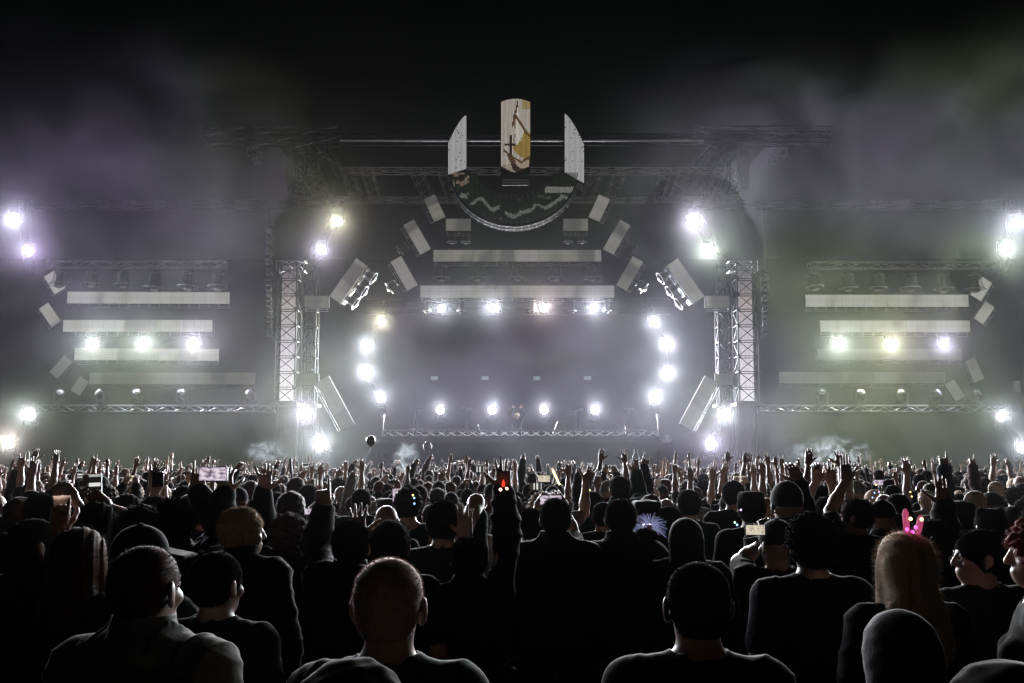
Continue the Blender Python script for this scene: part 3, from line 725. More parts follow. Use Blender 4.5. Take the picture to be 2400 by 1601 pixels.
sh.build('backing', M['matt'], em)
                                               # bright tubular edges of the bowl
for cx, cy2, rx, ry, n in ((1190, 560, 452, 412, 60), (1190, 560, 470, 432, 60), (1195, 605, 258, 164, 44), (1195, 603, 246, 152, 44)):
    pts = [at(*Z(cx + rx * math.cos(t), cy2 + ry * math.sin(t)), YE - .12) for t in (math.pi * (.14 + .72 * i / n) for i in range(n + 1))]
    rg = MB(); rg.path(pts, .022, 6)
    for i, p in enumerate(pts):
        if i % 3 == 0: rg.tube(p, p + Vector((0, .25, 0)), .014, 4)
    rg.build('edge_tube', M['black'] if rx > 400 else M['steel'], em)
ct = MB(); ct.truss(at(*Z(1108, 668), YE), at(*Z(1294, 668), YE), .3, .12, .02, .3); ct.box(at(*Z(1200, 640), YE + .3), (1.1, .4, .5))
ct.build('pillar_foot', M['alu'], em)
# ------------------------------------------------------------------ people: distance-field bodies meshed with surface nets
def surface_nets(d, lo, h):
    ins = d < 0
    c = np.zeros([n - 1 for n in d.shape], np.int8)
    offs = [(a, b, e) for a in (0, 1) for b in (0, 1) for e in (0, 1)]
    nx, ny, nz = d.shape
    for a, b, e in offs: c += ins[a:nx - 1 + a, b:ny - 1 + b, e:nz - 1 + e]
    act = (c > 0) & (c < 8)
    I, J, K = np.nonzero(act)
    idx = np.full(act.shape, -1, np.int32); idx[I, J, K] = np.arange(len(I))
    V = {o: d[I + o[0], J + o[1], K + o[2]] for o in offs}
    pos = np.zeros((len(I), 3)); cnt = np.zeros(len(I))
    for o in offs:
        for ax in range(3):
            if o[ax]: continue
            q = list(o); q[ax] = 1; va, vb = V[o], V[tuple(q)]
            m = (va < 0) != (vb < 0)
            t = np.where(m, va / np.where(m, va - vb, 1), 0)
            p = np.tile(np.array(o, float), (len(I), 1)); p[:, ax] = t
            pos[m] += p[m]; cnt[m] += 1
    pos = pos / cnt[:, None] + np.stack([I, J, K], 1)
    pos = pos * h + np.array(lo)
    quads = []
    for ax in range(3):
        sl0 = [slice(1, -1)] * 3; sl1 = [slice(1, -1)] * 3
        sl0[ax] = slice(0, -1); sl1[ax] = slice(1, None)
        a, b = ins[tuple(sl0)], ins[tuple(sl1)]
        P_ = np.argwhere(a != b); fl = a[tuple(P_.T)]
        u, v = (ax + 1) % 3, (ax + 2) % 3
        base = P_.copy(); base[:, u] += 1; base[:, v] += 1
        def cell(du, dv):
            q = base.copy(); q[:, u] += du; q[:, v] += dv
            return idx[q[:, 0], q[:, 1], q[:, 2]]
        q = np.stack([cell(-1, -1), cell(0, -1), cell(0, 0), cell(-1, 0)], 1)
        q[~fl] = q[~fl][:, ::-1]
        quads.append(q)
    q = np.concatenate(quads); q = q[(q >= 0).all(1)]
    return pos, q
def np_mesh(name, verts, quads, mats, smooth=True, mi=None, tris=None):
    me = bpy.data.meshes.new(name)
    nt = 0 if tris is None else len(tris)
    me.vertices.add(len(verts)); me.vertices.foreach_set('co', np.asarray(verts, np.float32).ravel())
    loops = quads.ravel() if not nt else np.concatenate([quads.ravel(), tris.ravel()])
    me.loops.add(len(loops)); me.loops.foreach_set('vertex_index', loops.astype(np.int32))
    tot = np.concatenate([np.full(len(quads), 4, np.int32), np.full(nt, 3, np.int32)])
    me.polygons.add(len(tot)); st = np.concatenate([[0], np.cumsum(tot)[:-1]]).astype(np.int32)
    me.polygons.foreach_set('loop_start', st); me.polygons.foreach_set('loop_total', tot)
    me.polygons.foreach_set('use_smooth', np.full(len(tot), smooth))
    for m in mats: me.materials.append(m)
    if mi is not None: me.polygons.foreach_set('material_index', np.asarray(mi, np.int32))
    me.update(calc_edges=True)
    return me

def prim_dist(p, X, Y, Z, grow):
    t = p[0]
    if t == 'cone':
        _, a, b, r1, r2, k = p; ba = b - a; L2 = max(1e-9, float(ba @ ba))
        px, py, pz = X - a[0], Y - a[1], Z - a[2]
        h = np.clip((px * ba[0] + py * ba[1] + pz * ba[2]) / L2, 0, 1)
        return np.sqrt((px - ba[0] * h) ** 2 + (py - ba[1] * h) ** 2 + (pz - ba[2] * h) ** 2) - (r1 + (r2 - r1) * h) - grow
    _, c, r, Rm, k = p
    px, py, pz = X - c[0], Y - c[1], Z - c[2]
    q = [Rm[0, i] * px + Rm[1, i] * py + Rm[2, i] * pz for i in range(3)]
    r = np.asarray(r) + (grow if t == 'ell' else 0)
    if t == 'ell':
        k0 = np.sqrt((q[0] / r[0]) ** 2 + (q[1] / r[1]) ** 2 + (q[2] / r[2]) ** 2)
        k1 = np.sqrt((q[0] / r[0] ** 2) ** 2 + (q[1] / r[1] ** 2) ** 2 + (q[2] / r[2] ** 2) ** 2)
        return k0 * (k0 - 1) / np.maximum(k1, 1e-6)
    rr = min(r) * .85; d = [np.abs(q[i]) - (r[i] - rr) for i in range(3)]
    o = np.sqrt(sum(np.maximum(v, 0) ** 2 for v in d)) + np.minimum(np.maximum(np.maximum(d[0], d[1]), d[2]), 0)
    return o - rr - grow
def prim_box(p):
    if p[0] == 'cone':
        r = max(p[3], p[4]); return np.minimum(p[1], p[2]) - r, np.maximum(p[1], p[2]) + r
    r = float(np.linalg.norm(p[2])) if p[0] == 'box' else float(max(p[2])); return p[1] - r, p[1] + r
class Field:
    def __init__(s, lo, hi, h):
        s.lo = np.asarray(lo, float); s.h = h
        n = np.ceil((np.asarray(hi) - s.lo) / h).astype(int) + 2
        s.ax = [(s.lo[i] + h * np.arange(n[i])).astype(np.float32) for i in range(3)]
        s.d = np.full(n, .2, np.float32)
    def win(s, lo, hi):
        sl = []
        for i in range(3):
            a = int(max(0, math.floor((lo[i] - s.lo[i]) / s.h))); b = int(min(len(s.ax[i]), math.ceil((hi[i] - s.lo[i]) / s.h) + 1))
            if b <= a: return None
            sl.append(slice(a, b))
        return tuple(sl)
    def grid(s, w): return s.ax[0][w[0]][:, None, None], s.ax[1][w[1]][None, :, None], s.ax[2][w[2]][None, None, :]
    def add(s, p, grow=0.0, k=None):
        k = p[-1] if k is None else k
        lo, hi = prim_box(p); m = k + 2 * s.h + max(grow, 0) + .004
        w = s.win(lo - m, hi + m)
        if w is None: return
        v = prim_dist(p, *s.grid(w), grow); a = s.d[w]
        h = np.clip(.5 + .5 * (a - v) / k, 0, 1)
        s.d[w] = a * (1 - h) + v * h - k * h * (1 - h)
    def cut(s, p, grow=0.0, k=.004):
        lo, hi = prim_box(p); m = k + 2 * s.h + max(grow, 0)
        w = s.win(lo - m, hi + m)
        if w is None: return
        v = -prim_dist(p, *s.grid(w), grow); a = s.d[w]
        h = np.clip(.5 - .5 * (a - v) / k, 0, 1)
        s.d[w] = a * (1 - h) + v * h + k * h * (1 - h)
    def mesh(s):
        d = s.d.copy()
        d[0] = d[-1] = .1; d[:, 0] = d[:, -1] = .1; d[:, :, 0] = d[:, :, -1] = .1
        return surface_nets(d, s.lo, s.h)
A3 = lambda *v: np.array(v, float)
I3 = np.eye(3)
def cone(a, b, r1, r2, k=.02): return ('cone', np.asarray(a, float), np.asarray(b, float), r1, r2, k)
def ell(c, r, k=.03, Rm=I3): return ('ell', np.asarray(c, float), r, Rm, k)
def rbox(c, r, Rm, k=.012): return ('box', np.asarray(c, float), r, Rm, k)
def unit(v): v = np.asarray(v, float); return v / max(1e-9, np.linalg.norm(v))
def rotv(v, ax, a):
    ax = unit(ax); return v * math.cos(a) + np.cross(ax, v) * math.sin(a) + ax * (ax @ v) * (1 - math.cos(a))

HANDS = {  # curls of thumb, index, middle, ring, pinky; splay; thumb spread
 'open':  ((.15, .10, .06, .10, .15), .22, 1.0), 'relax': ((.4, .45, .5, .55, .6), .08, .7),
 'flat':  ((.15, .06, .04, .06, .10), .05, .8), 'fist':  ((1.0, 1.45, 1.5, 1.5, 1.5), .0, .2),
 'point': ((.9, .05, 1.45, 1.5, 1.5), .0, .3), 'horns': ((.9, .06, 1.45, 1.45, .10), .10, .3),
 'peace': ((.9, .05, .05, 1.45, 1.5), .12, .3), 'grip':  ((.55, .75, .8, .85, .9), .04, .8), 'claw': ((.5, .55, .5, .5, .6), .18, .9)}
def hand_prims(w, F, Np, right, pose, fat=1.0):
    F = unit(F); Np = unit(Np - F * (Np @ F)); T = np.cross(F, Np) * (1 if right else -1)
    curls, splay, tsp = HANDS[pose]
    Rm = np.stack([T, Np, F], 1)
    out = [rbox(w + F * .046, (.041, .0155 * fat, .050), Rm), cone(w - F * .02, w + F * .02, .026, .030, .02),
           ell(w + F * .038 + T * .022 + Np * .010, (.018, .016, .030), .012, Rm)]
    for i, (off, ln, r) in enumerate(((.0295, .074, .0092), (.0100, .083, .0095), (-.0100, .077, .0091), (-.0290, .060, .0080))):
        c = curls[i + 1]; dirn = rotv(F, Np, (splay * (1.5 - i) / 1.5) * (-1 if right else 1) * (1))
        # splay away from the middle on both sides
        if (dirn @ T) * off < 0: dirn = dirn - 2 * T * (dirn @ T)
        p = w + F * .088 + T * off; axis = np.cross(dirn, Np); a = 0
        for j, fr in enumerate((.46, .30, .24)):
            a += c * (1.0, 1.1, .7)[j]
            q = p + rotv(dirn, axis, a) * ln * fr
            out.append(cone(p, q, r * fat * (1 - .1 * j), r * fat * (.92 - .1 * j), .004)); p = q
    p = w + F * .022 + T * .034; c = curls[0]
    dirn = unit(T * (.35 + .6 * tsp) + F * .75 + Np * .25); axis = np.cross(dirn, unit(Np - T * .6)); a = 0
    for j, ln in enumerate((.040, .034, .028)):
        a += c * .6
        q = p + rotv(dirn, axis, a) * ln; out.append(cone(p, q, (.0135 - .0018 * j) * fat, (.0120 - .0018 * j) * fat, .006)); p = q
    return out

def head_frame(yaw, pitch, roll):
    Rm = Matrix.Rotation(yaw, 3, 'Z') @ Matrix.Rotation(pitch, 3, 'X') @ Matrix.Rotation(roll, 3, 'Y')
    return np.array(Rm)
NECK = A3(0, -.012, 1.535)
def person_parts(sp):
    """distance-field primitives of a 1.75 m figure facing +Y: head, torso, arms, legs and their derived clothing"""
    female = sp.get('female', False)
    Rh = head_frame(R(sp.get('hyaw', 0)), R(sp.get('hpitch', 0)), R(sp.get('hroll', 0)))
    hp_ = lambda *v: NECK + Rh @ (A3(*v) - NECK)
    head = [ell(hp_(0, -.014, 1.662), (.076, .097, .089), .02, Rh), ell(hp_(0, -.045, 1.640), (.071, .062, .070), .03, Rh), ell(hp_(0, -.030, 1.688), (.071, .078, .058), .03, Rh),
            ell(hp_(0, .028, 1.598), (.057, .064, .080), .03, Rh), ell(hp_(0, .055, 1.548), (.030, .030, .022), .03, Rh),
            ell(hp_(0, .066, 1.668), (.050, .024, .014), .02, Rh),
            cone(hp_(0, .090, 1.652), hp_(0, .106, 1.612), .009, .015, .012), ell(hp_(0, .088, 1.575), (.024, .010, .010), .012, Rh),
            ell(hp_(0, .080, 1.560), (.022, .012, .010), .012, Rh)]
    for s_ in (-1, 1):
        head += [ell(hp_(s_ * .046, .055, 1.610), (.022, .025, .020), .02, Rh), ell(hp_(s_ * .031, .078, 1.645), (.012, .010, .009), .006, Rh)]
        Re = Rh @ np.array(Matrix.Rotation(s_ * .35, 3, 'Z'))
        head += [ell(hp_(s_ * .089, -.016, 1.634), (.008, .020, .033), .006, Re), ell(hp_(s_ * .083, -.008, 1.606), (.009, .012, .015), .006, Re)]
    neck = [cone((0, -.022, 1.43), hp_(0, -.012, 1.575), .062 - .010 * female, .057 - .010 * female, .03)]
    sw = sp.get('sw', 1.0) * (.92 if female else 1.0)
    torso = [ell((0, .0, 1.27), (.168 * sw, .112, .205), .05), ell((0, .005, 1.07), (.146 * sw, .105, .16), .05), ell((0, -.002, .945), (.165, .122, .125), .05),
             cone((-.135 * sw, -.005, 1.415), (.135 * sw, -.005, 1.415), .060, .060, .05)]
    for s_ in (-1, 1): torso.append(cone((s_ * .02, -.022, 1.482), (s_ * .155 * sw, -.012, 1.425), .044, .048, .05))
    if female: torso += [ell((s_ * .07, .095, 1.27), (.055, .05, .055), .03) for s_ in (-1, 1)]
    arms = {}; hands = []; info = {}
    for right in (False, True):
        s_ = 1 if right else -1; spec = sp.get('R' if right else 'L', None)
        Sh = A3(s_ * .178 * sw, -.008, 1.425); L1, L2 = .295, .262
        if spec is None:
            W = Sh + A3(s_ * .075, .05, -.535); pole = A3(s_ * .5, -1, 0); F = A3(0, .12, -1); Np = A3(-s_, 0, 0); pose = 'relax'
        else:
            W = np.asarray(spec['w'], float); pole = np.asarray(spec.get('pole', (s_ * 1.0, .25, -.25)), float)
            F = spec.get('F'); Np = np.asarray(spec.get('N', (0, 1, 0)), float); pose = spec.get('pose', 'open')
        d = W - Sh; up = max(0, d[2]) / (np.linalg.norm(d) + 1e-6)
        Sh = Sh + A3(-s_ * .02, .0, .055) * up; d = W - Sh; D_ = np.linalg.norm(d)
        st = max(1.0, D_ / (L1 + L2) / .992); st = min(st, 1.25); L1 *= st; L2 *= st
        if D_ > (L1 + L2) * .995: W = Sh + d / D_ * (L1 + L2) * .995; d = W - Sh; D_ = np.linalg.norm(d)
        u = d / D_; a = (L1 * L1 - L2 * L2 + D_ * D_) / (2 * D_); hgt = math.sqrt(max(0, L1 * L1 - a * a))
        pl_ = unit(pole - u * (pole @ u)); E = Sh + u * a + pl_ * hgt
        fa = unit(W - E)
        if F is None: F = unit(fa * .8 + A3(0, 0, .35))
        F = np.asarray(F, float)
        fr = .86 if female else 1.0
        upper = [cone(Sh, E, .053 * fr, .043 * fr, .03), ell(Sh + A3(0, 0, -.01), (.058 * fr, .060 * fr, .062), .03)]
        fore = [cone(E, E + (W - E) * .35, .043 * fr, .044 * fr, .02), cone(E + (W - E) * .3, W, .043 * fr, .028 * fr, .02)]
        hands += hand_prims(W, F, Np, right, pose, sp.get('fat', 1.0))
        arms[right] = (upper, fore, Sh, E, W)
        Fu = unit(F); Nu = unit(Np - Fu * (Np @ Fu)); info[right] = (W, Fu, Nu, np.cross(Fu, Nu) * (1 if right else -1))
    legs = []
    for s_ in (-1, 1):
        legs += [cone((s_ * .092, 0, .93), (s_ * .100, .012, .50), .088, .056, .03), cone((s_ * .100, .012, .50), (s_ * .105, -.02, .09), .056, .040, .03),
                 ell((s_ * .101, -.022, .36), (.050, .056, .12), .03), cone((s_ * .105, -.03, .045), (s_ * .118, .13, .035), .042, .034, .02)]
    return dict(head=head, neck=neck, torso=torso, arms=arms, hands=hands, legs=legs, Rh=Rh, hp=hp_, info=info, sw=sw, female=female)

def noise_disp(f, amp, freq, seed):
    X, Y, Z = f.ax[0][:, None, None], f.ax[1][None, :, None], f.ax[2][None, None, :]
    s_ = seed * 1.7
    return amp * (np.sin(X * freq + 3 * np.sin(Z * freq * .7 + s_) + s_) * np.sin(Y * freq * 1.1 + Z * freq * .6 + 2 * s_) + .6 * np.sin(Z * freq * 1.7 + X * freq * .9 + s_ * 3))
def folds(f, amp, seed):
    """cloth creases: sharp-crested ridges that wander across the back and sleeves"""
    X, Y, Z = f.ax[0][:, None, None], f.ax[1][None, :, None], f.ax[2][None, None, :]
    s_ = seed * 2.3
    a = X * 26 + Z * 21 + 2.2 * np.sin(Z * 9 + s_) + 1.6 * np.sin(X * 13 - Y * 11 + s_ * 2)
    b = X * -31 + Z * 17 + Y * 12 + 2.4 * np.sin(X * 8 + Z * 6 - s_)
    m = .5 + .5 * np.sin(X * 6 + Z * 7 + s_ * 3) * np.sin(Y * 9 + Z * 5 - s_)
    return -amp * (m * (1 - np.abs(np.sin(a))) ** 2 + (1 - m) * (1 - np.abs(np.sin(b))) ** 2) + .3 * amp * np.sin(Z * 11 + X * 7 + s_)
HAIR_T = {'buzz': .005, 'short': .013, 'curly': .026, 'long': .020, 'bun': .014, 'crop': .010, 'double_bun': .016, 'hood': .016, 'flat_top': .02}
def build_person(sp, h):
    """-> dict of (verts, quads) for body, hair, top, trousers; and hand frames"""
    P_ = person_parts(sp); h_hair = h
    pr = P_['head'] + P_['neck'] + P_['torso'] + P_['legs']
    for r_ in (False, True): pr = pr + P_['arms'][r_][0] + P_['arms'][r_][1]
    allp = pr + P_['hands']
    bx = [prim_box(p) for p in allp]
    lo = np.min([b[0] for b in bx], 0) - .06; hi = np.max([b[1] for b in bx], 0) + .06
    zc = sp.get('zcut', -1)
    if zc > 0: lo[2] = zc
    f = Field(lo, hi, h)
    for p in pr: f.add(p)
    g = Field(lo, hi, h)                       # hands apart, so that neighbouring fingers do not melt into one another
    for p in P_['hands']: g.add(p)
    k = .012; hh = np.clip(.5 + .5 * (f.d - g.d) / k, 0, 1)
    f.d = f.d * (1 - hh) + g.d * hh - k * hh * (1 - hh)
    hp_ = P_['hp']; Rh = P_['Rh']
    for s_ in (-1, 1): f.cut(ell(hp_(s_ * .031, .093, 1.647), (.014, .009, .008), .004, Rh), 0, .012)   # eye sockets
    for s_ in (-1, 1): f.add(ell(hp_(s_ * .031, .080, 1.646), (.0115, .0115, .0105), .003, Rh))
    out = {'body': f.mesh()}
    seed = sp.get('seed', 1)
    # hair
    ht = sp.get('hair', 'short')
    if ht in HAIR_T:
        t = HAIR_T[ht]; c0 = hp_(0, -.014, 1.66)
        hf = Field(c0 - .22 - (.30 if ht == 'long' else 0) * A3(0, 0, 1) , c0 + A3(.2, .2, .22), min(h, .009) if h < .012 else h)
        hf.add(ell(hp_(0, -.014, 1.662), (.076, .097, .089), .02, Rh), t)
        hf.add(ell(hp_(0, -.045, 1.638), (.071, .062, .072), .03, Rh), t); hf.add(ell(hp_(0, -.030, 1.688), (.071, .078, .058), .03, Rh), t)
        if ht == 'buzz': hf.add(cone(hp_(0, -.05, 1.60), hp_(0, -.03, 1.575), .045, .045, .03), t)
        if ht == 'long':
            lk = sp.get('hair_len', 1.30)
            hf.add(cone(hp_(0, -.040, 1.64), A3(0, -.07, 1.47), .082, .095, .05)); hf.add(ell((0, -.085, (1.52 + lk) / 2), (.125, .060, (1.60 - lk) / 2), .05)); hf.add(ell((0, -.10, lk + .06), (.130, .045, .08), .04))
            for s_ in (-1, 1): hf.add(cone(hp_(s_ * .07, .0, 1.62), A3(s_ * .10, -.03, lk + .04), .032, .035, .03))
        if ht == 'bun': hf.add(ell(hp_(0, -.06, 1.775), (.042, .042, .038), .02, Rh))
        if ht == 'double_bun':
            for s_ in (-1, 1): hf.add(ell(hp_(s_ * .062, -.02, 1.745), (.034, .034, .034), .015, Rh))
        if ht == 'flat_top': hf.add(rbox(hp_(0, -.01, 1.735), (.078, .090, .035), Rh, .02))
        if ht == 'hood':
            hf.add(cone(hp_(0, -.03, 1.60), A3(0, -.06, 1.48), .085, .105, .05), .012)
        amp, fq = {'curly': (.011, 95), 'long': (.004, 60), 'short': (.0035, 80), 'crop': (.002, 90)}.get(ht, (.001, 60))
        if ht == 'long':
            X_, Y_, Z_ = hf.grid((slice(None),) * 3)
            hf.d += (.0035 * (np.sin(X_ * 150 + 2.5 * np.sin(Z_ * 7 + seed) + Y_ * 60) + .7 * np.sin(X_ * 310 + Y_ * 140 + 3 * np.sin(Z_ * 4)))).astype(np.float32)
        else: hf.d += noise_disp(hf, amp, fq, seed).astype(np.float32)
        hf.cut(ell(hp_(0, .135, 1.585), (.085 if ht != 'long' else .066, .115, .095), .01, Rh))          # face opening
        hf.cut(ell(hp_(0, .07, 1.53), (.12 if ht not in ('long', 'hood') else .055, .10, .085), .01, Rh))
        if ht not in ('long', 'hood'):
            hf.cut(ell(hp_(0, -.06, 1.475 if ht != 'curly' else 1.46), (.13, .13, .09), .01, Rh), 0, .01)
            for s_ in (-1, 1): hf.cut(ell(hp_(s_ * .092, .0, 1.615), (.022, .040, .042), .01, Rh), 0, .008)
        out['hair'] = hf.mesh()
    if ht in ('cap', 'flat_cap', 'beanie'):
        c0 = hp_(0, -.01, 1.68)
        hf = Field(c0 - .2, c0 + .24, min(h, .010) if h < .012 else h)
        hf.add(ell(hp_(0, -.012, 1.676), (.076, .097, .088), .02, Rh), .014)
        if ht == 'beanie': hf.add(ell(hp_(0, -.03, 1.70), (.072, .085, .085), .03, Rh), .016)
        if ht == 'flat_cap': hf.add(rbox(hp_(0, .0, 1.742), (.10, .115, .028), Rh, .03))
        hf.cut(rbox(hp_(0, 0, 1.545), (.2, .25, .10), Rh), 0, .006)
        if ht == 'cap':
            Rb = Rh @ np.array(Matrix.Rotation(-.18, 3, 'X')); hf.add(rbox(hp_(0, .125, 1.668), (.068, .070, .007), Rb, .012)); hf.add(ell(hp_(0, -.012, 1.778), (.012, .012, .008), .004, Rh))
        out['cap'] = hf.mesh()
    # upper clothing
    kind = sp.get('top', 'tshirt'); grow = {'tshirt': .012, 'hoodie': .022, 'jacket': .024, 'tank': .008}[kind]
    alist = []
    for r_ in (False, True):
        up_, fo, Sh, E, W = P_['arms'][r_]
        if kind == 'tshirt': alist += [cone(Sh, Sh + (E - Sh) * .68, .060, .056, .03), up_[1]]
        elif kind in ('hoodie', 'jacket'): alist += up_ + [cone(E, E + (W - E) * .35, .046, .047, .02), cone(E + (W - E) * .3, E + (W - E) * .93, .045, .034, .02)]
    tp = P_['torso'] + alist
    bx = [prim_box(p) for p in tp]; lo2 = np.min([b[0] for b in bx], 0) - .07; hi2 = np.max([b[1] for b in bx], 0) + .09
    if zc > 0: lo2[2] = zc
    lo2[2] = max(lo2[2], .83)
    tf = Field(lo2, hi2, h)
    for p in tp: tf.add(p, grow)
    for p in P_['neck']: tf.add(p, grow)
    tf.add(ell((0, 0, .90), (.172, .13, .16), .05), grow)
    if kind in ('hoodie', 'jacket'):
        tf.add(cone((0, -.028, 1.46), (0, -.02, 1.525), .073, .069, .03))
        if kind == 'hoodie':
            for s_ in (-1, 0, 1): tf.add(ell((s_ * .065, -.098 + abs(s_) * .045, 1.478 + abs(s_) * .006), (.062, .05, .040), .018))
    w_ = tf.d; tf.d = w_ + folds(tf, {'tank': .002, 'tshirt': .008}.get(kind, .013), seed).astype(np.float32)
    if kind in ('tshirt', 'tank'):
        tf.cut(cone((0, -.015, 1.525), (0, -.01, 1.68), .072 if kind == 'tshirt' else .10, .12, .01), 0, .014); tf.cut(ell((0, .05, 1.50), (.06, .07, .045), .02))
    else:
        tf.cut(cone((0, -.012, 1.50), (0, -.005, 1.60), .064, .070, .01)); tf.cut(ell((0, -.0, 1.66), (.15, .16, .10), .02)); tf.cut(ell((0, .06, 1.53), (.05, .05, .06), .02))
    out['top'] = tf.mesh()
    if zc < 0:
        lp = P_['legs']; lp = [p for p in lp if p[1][2] > .05]
        bx = [prim_box(p) for p in lp + P_['torso'][2:3]]; lo3 = np.min([b[0] for b in bx], 0) - .04; hi3 = np.max([b[1] for b in bx], 0) + .05
        hi3[2] = .93; lo3[2] = .05
        lf = Field(lo3, hi3, max(h, .014))
        for p in lp + P_['torso'][2:3]: lf.add(p, .007)
        out['trousers'] = lf.mesh()
    return out, P_

SKIN = [pmat('skin_' + n, c, .42, 0, .15, 30, sheen=.15, spec=.5) for n, c in (('fair', (.36, .24, .19)), ('tan', (.27, .17, .125)), ('brown', (.14, .08, .055)), ('pale', (.42, .30, .26)))]
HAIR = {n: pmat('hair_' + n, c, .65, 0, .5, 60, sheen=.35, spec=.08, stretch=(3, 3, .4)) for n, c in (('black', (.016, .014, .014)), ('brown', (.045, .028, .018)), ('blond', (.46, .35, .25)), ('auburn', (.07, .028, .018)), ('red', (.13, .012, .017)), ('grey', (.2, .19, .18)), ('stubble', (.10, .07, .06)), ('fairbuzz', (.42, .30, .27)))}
HAIR['fairbuzz'].node_tree.nodes['Principled BSDF'].inputs['Sheen Weight'].default_value = 1; HAIR['fairbuzz'].node_tree.nodes['Principled BSDF'].inputs['Sheen Tint'].default_value = (1, .75, .72, 1)  # pale pink sheen put on this hair to strengthen its rim light
HAIR['black'].node_tree.nodes['Principled BSDF'].inputs['Specular IOR Level'].default_value = 0
CLOTH = {n: pmat('cloth_' + n, tuple(v * .55 for v in c), .85, 0, .3, 40, sheen=.22, spec=.12, bump=.2) for n, c in (('black', (.014, .014, .016)), ('charcoal', (.03, .03, .032)), ('navy', (.016, .020, .04)), ('olive', (.045, .05, .035)), ('grey', (.26, .26, .25)), ('green', (.018, .045, .035)), ('wine', (.06, .018, .022)), ('white', (.5, .5, .5)), ('denim', (.03, .04, .07)))}
def fuzz(v, q, n, ln, wd, rs, sweep=(0, 0, -.3)):
    """thin loose strands standing on a hair mesh"""
    a, b, c = v[q[:, 0]], v[q[:, 1]], v[q[:, 2]]
    nn = np.cross(b - a, c - a); nn /= np.maximum(np.linalg.norm(nn, axis=1, keepdims=True), 1e-9)
    i = rs.integers(0, len(q), n); p = a[i] + (c[i] - a[i]) * rs.random((n, 1))
    d = nn[i] + rs.normal(0, .38, (n, 3)) + np.array(sweep); d /= np.linalg.norm(d, axis=1, keepdims=True)
    t = np.cross(d, rs.normal(0, 1, (n, 3))); t /= np.maximum(np.linalg.norm(t, axis=1, keepdims=True), 1e-9)
    l_ = ln * rs.uniform(.5, 1.3, (n, 1)); vs = np.stack([p - t * wd, p + t * wd, p + d * l_], 1).reshape(-1, 3)
    return vs, np.arange(3 * n).reshape(n, 3) + len(v)
FUZZ = {'buzz': (12000, .0065, .0005), 'short': (12000, .013, .0006), 'crop': (12000, .009, .0005), 'curly': (9000, .018, .0007), 'long': (6000, .030, .0005), 'bun': (1500, .015, .001), 'double_bun': (1500, .015, .001), 'flat_top': (2500, .010, .001)}
def make_person(sp, h, label=None, group=None, with_fuzz=False):
    out, P_ = build_person(sp, h)
    rs = np.random.default_rng(sp.get('seed', 1))
    sk = SKIN[sp.get('skin', 0)]
    def ob(name, vq, mat, parent, tris=None, extra=None):
        v, q = vq
        if extra is not None: v = np.concatenate([v, extra[0]]); tris = extra[1]
        o = bpy.data.objects.new(name, np_mesh(name, v, q, [mat], True, None, tris)); COL.objects.link(o); o.parent = parent
        return o
    body = ob('person', out['body'], sk, None)
    if 'hair' in out:
        ht = sp.get('hair', 'short')
        if ht == 'hood': ob('hood', out['hair'], CLOTH[sp.get('cloth', 'black')], body)
        else:
            ex = None
            if with_fuzz and ht in FUZZ:
                n_, l_, w_ = FUZZ[ht]; ex = fuzz(*out['hair'], n_, l_, w_, rs)
            ob('hair', out['hair'], HAIR[sp.get('haircol', 'brown')], body, extra=ex)
    if 'cap' in out: ob('cap' if sp['hair'] != 'beanie' else 'beanie', out['cap'], CLOTH[sp.get('capcol', 'black')], body)
    kn = {'tshirt': 'shirt', 'hoodie': 'hooded_top', 'jacket': 'jacket', 'tank': 'vest_top'}[sp.get('top', 'tshirt')]
    ob(kn, out['top'], CLOTH[sp.get('cloth', 'black')], body)
    if 'trousers' in out: ob('trousers', out['trousers'], CLOTH['denim' if sp.get('seed', 1) % 2 else 'charcoal'], body)
    if sp.get('glasses'):
        hp_ = P_['hp']; g_ = ML()
        for s_ in (-1, 1):
            ring = [Vector(hp_(s_ * .033 + .023 * math.cos(t), .100 - .012 * abs(s_ * .033 + .023 * math.cos(t)) / .05, 1.646 + .018 * math.sin(t))) for t in (2 * math.pi * i / 14 for i in range(15))]
            g_.path(ring, .0022, 5); g_.tube(hp_(s_ * .056, .088, 1.65), hp_(s_ * .083, -.01, 1.650), .0022, 5)
        g_.tube(hp_(-.011, .1, 1.648), hp_(.011, .1, 1.648), .0022, 5)
        g_.build('glasses', M['steel'], body)
    tag(body, label, 'person', group)
    return body, P_
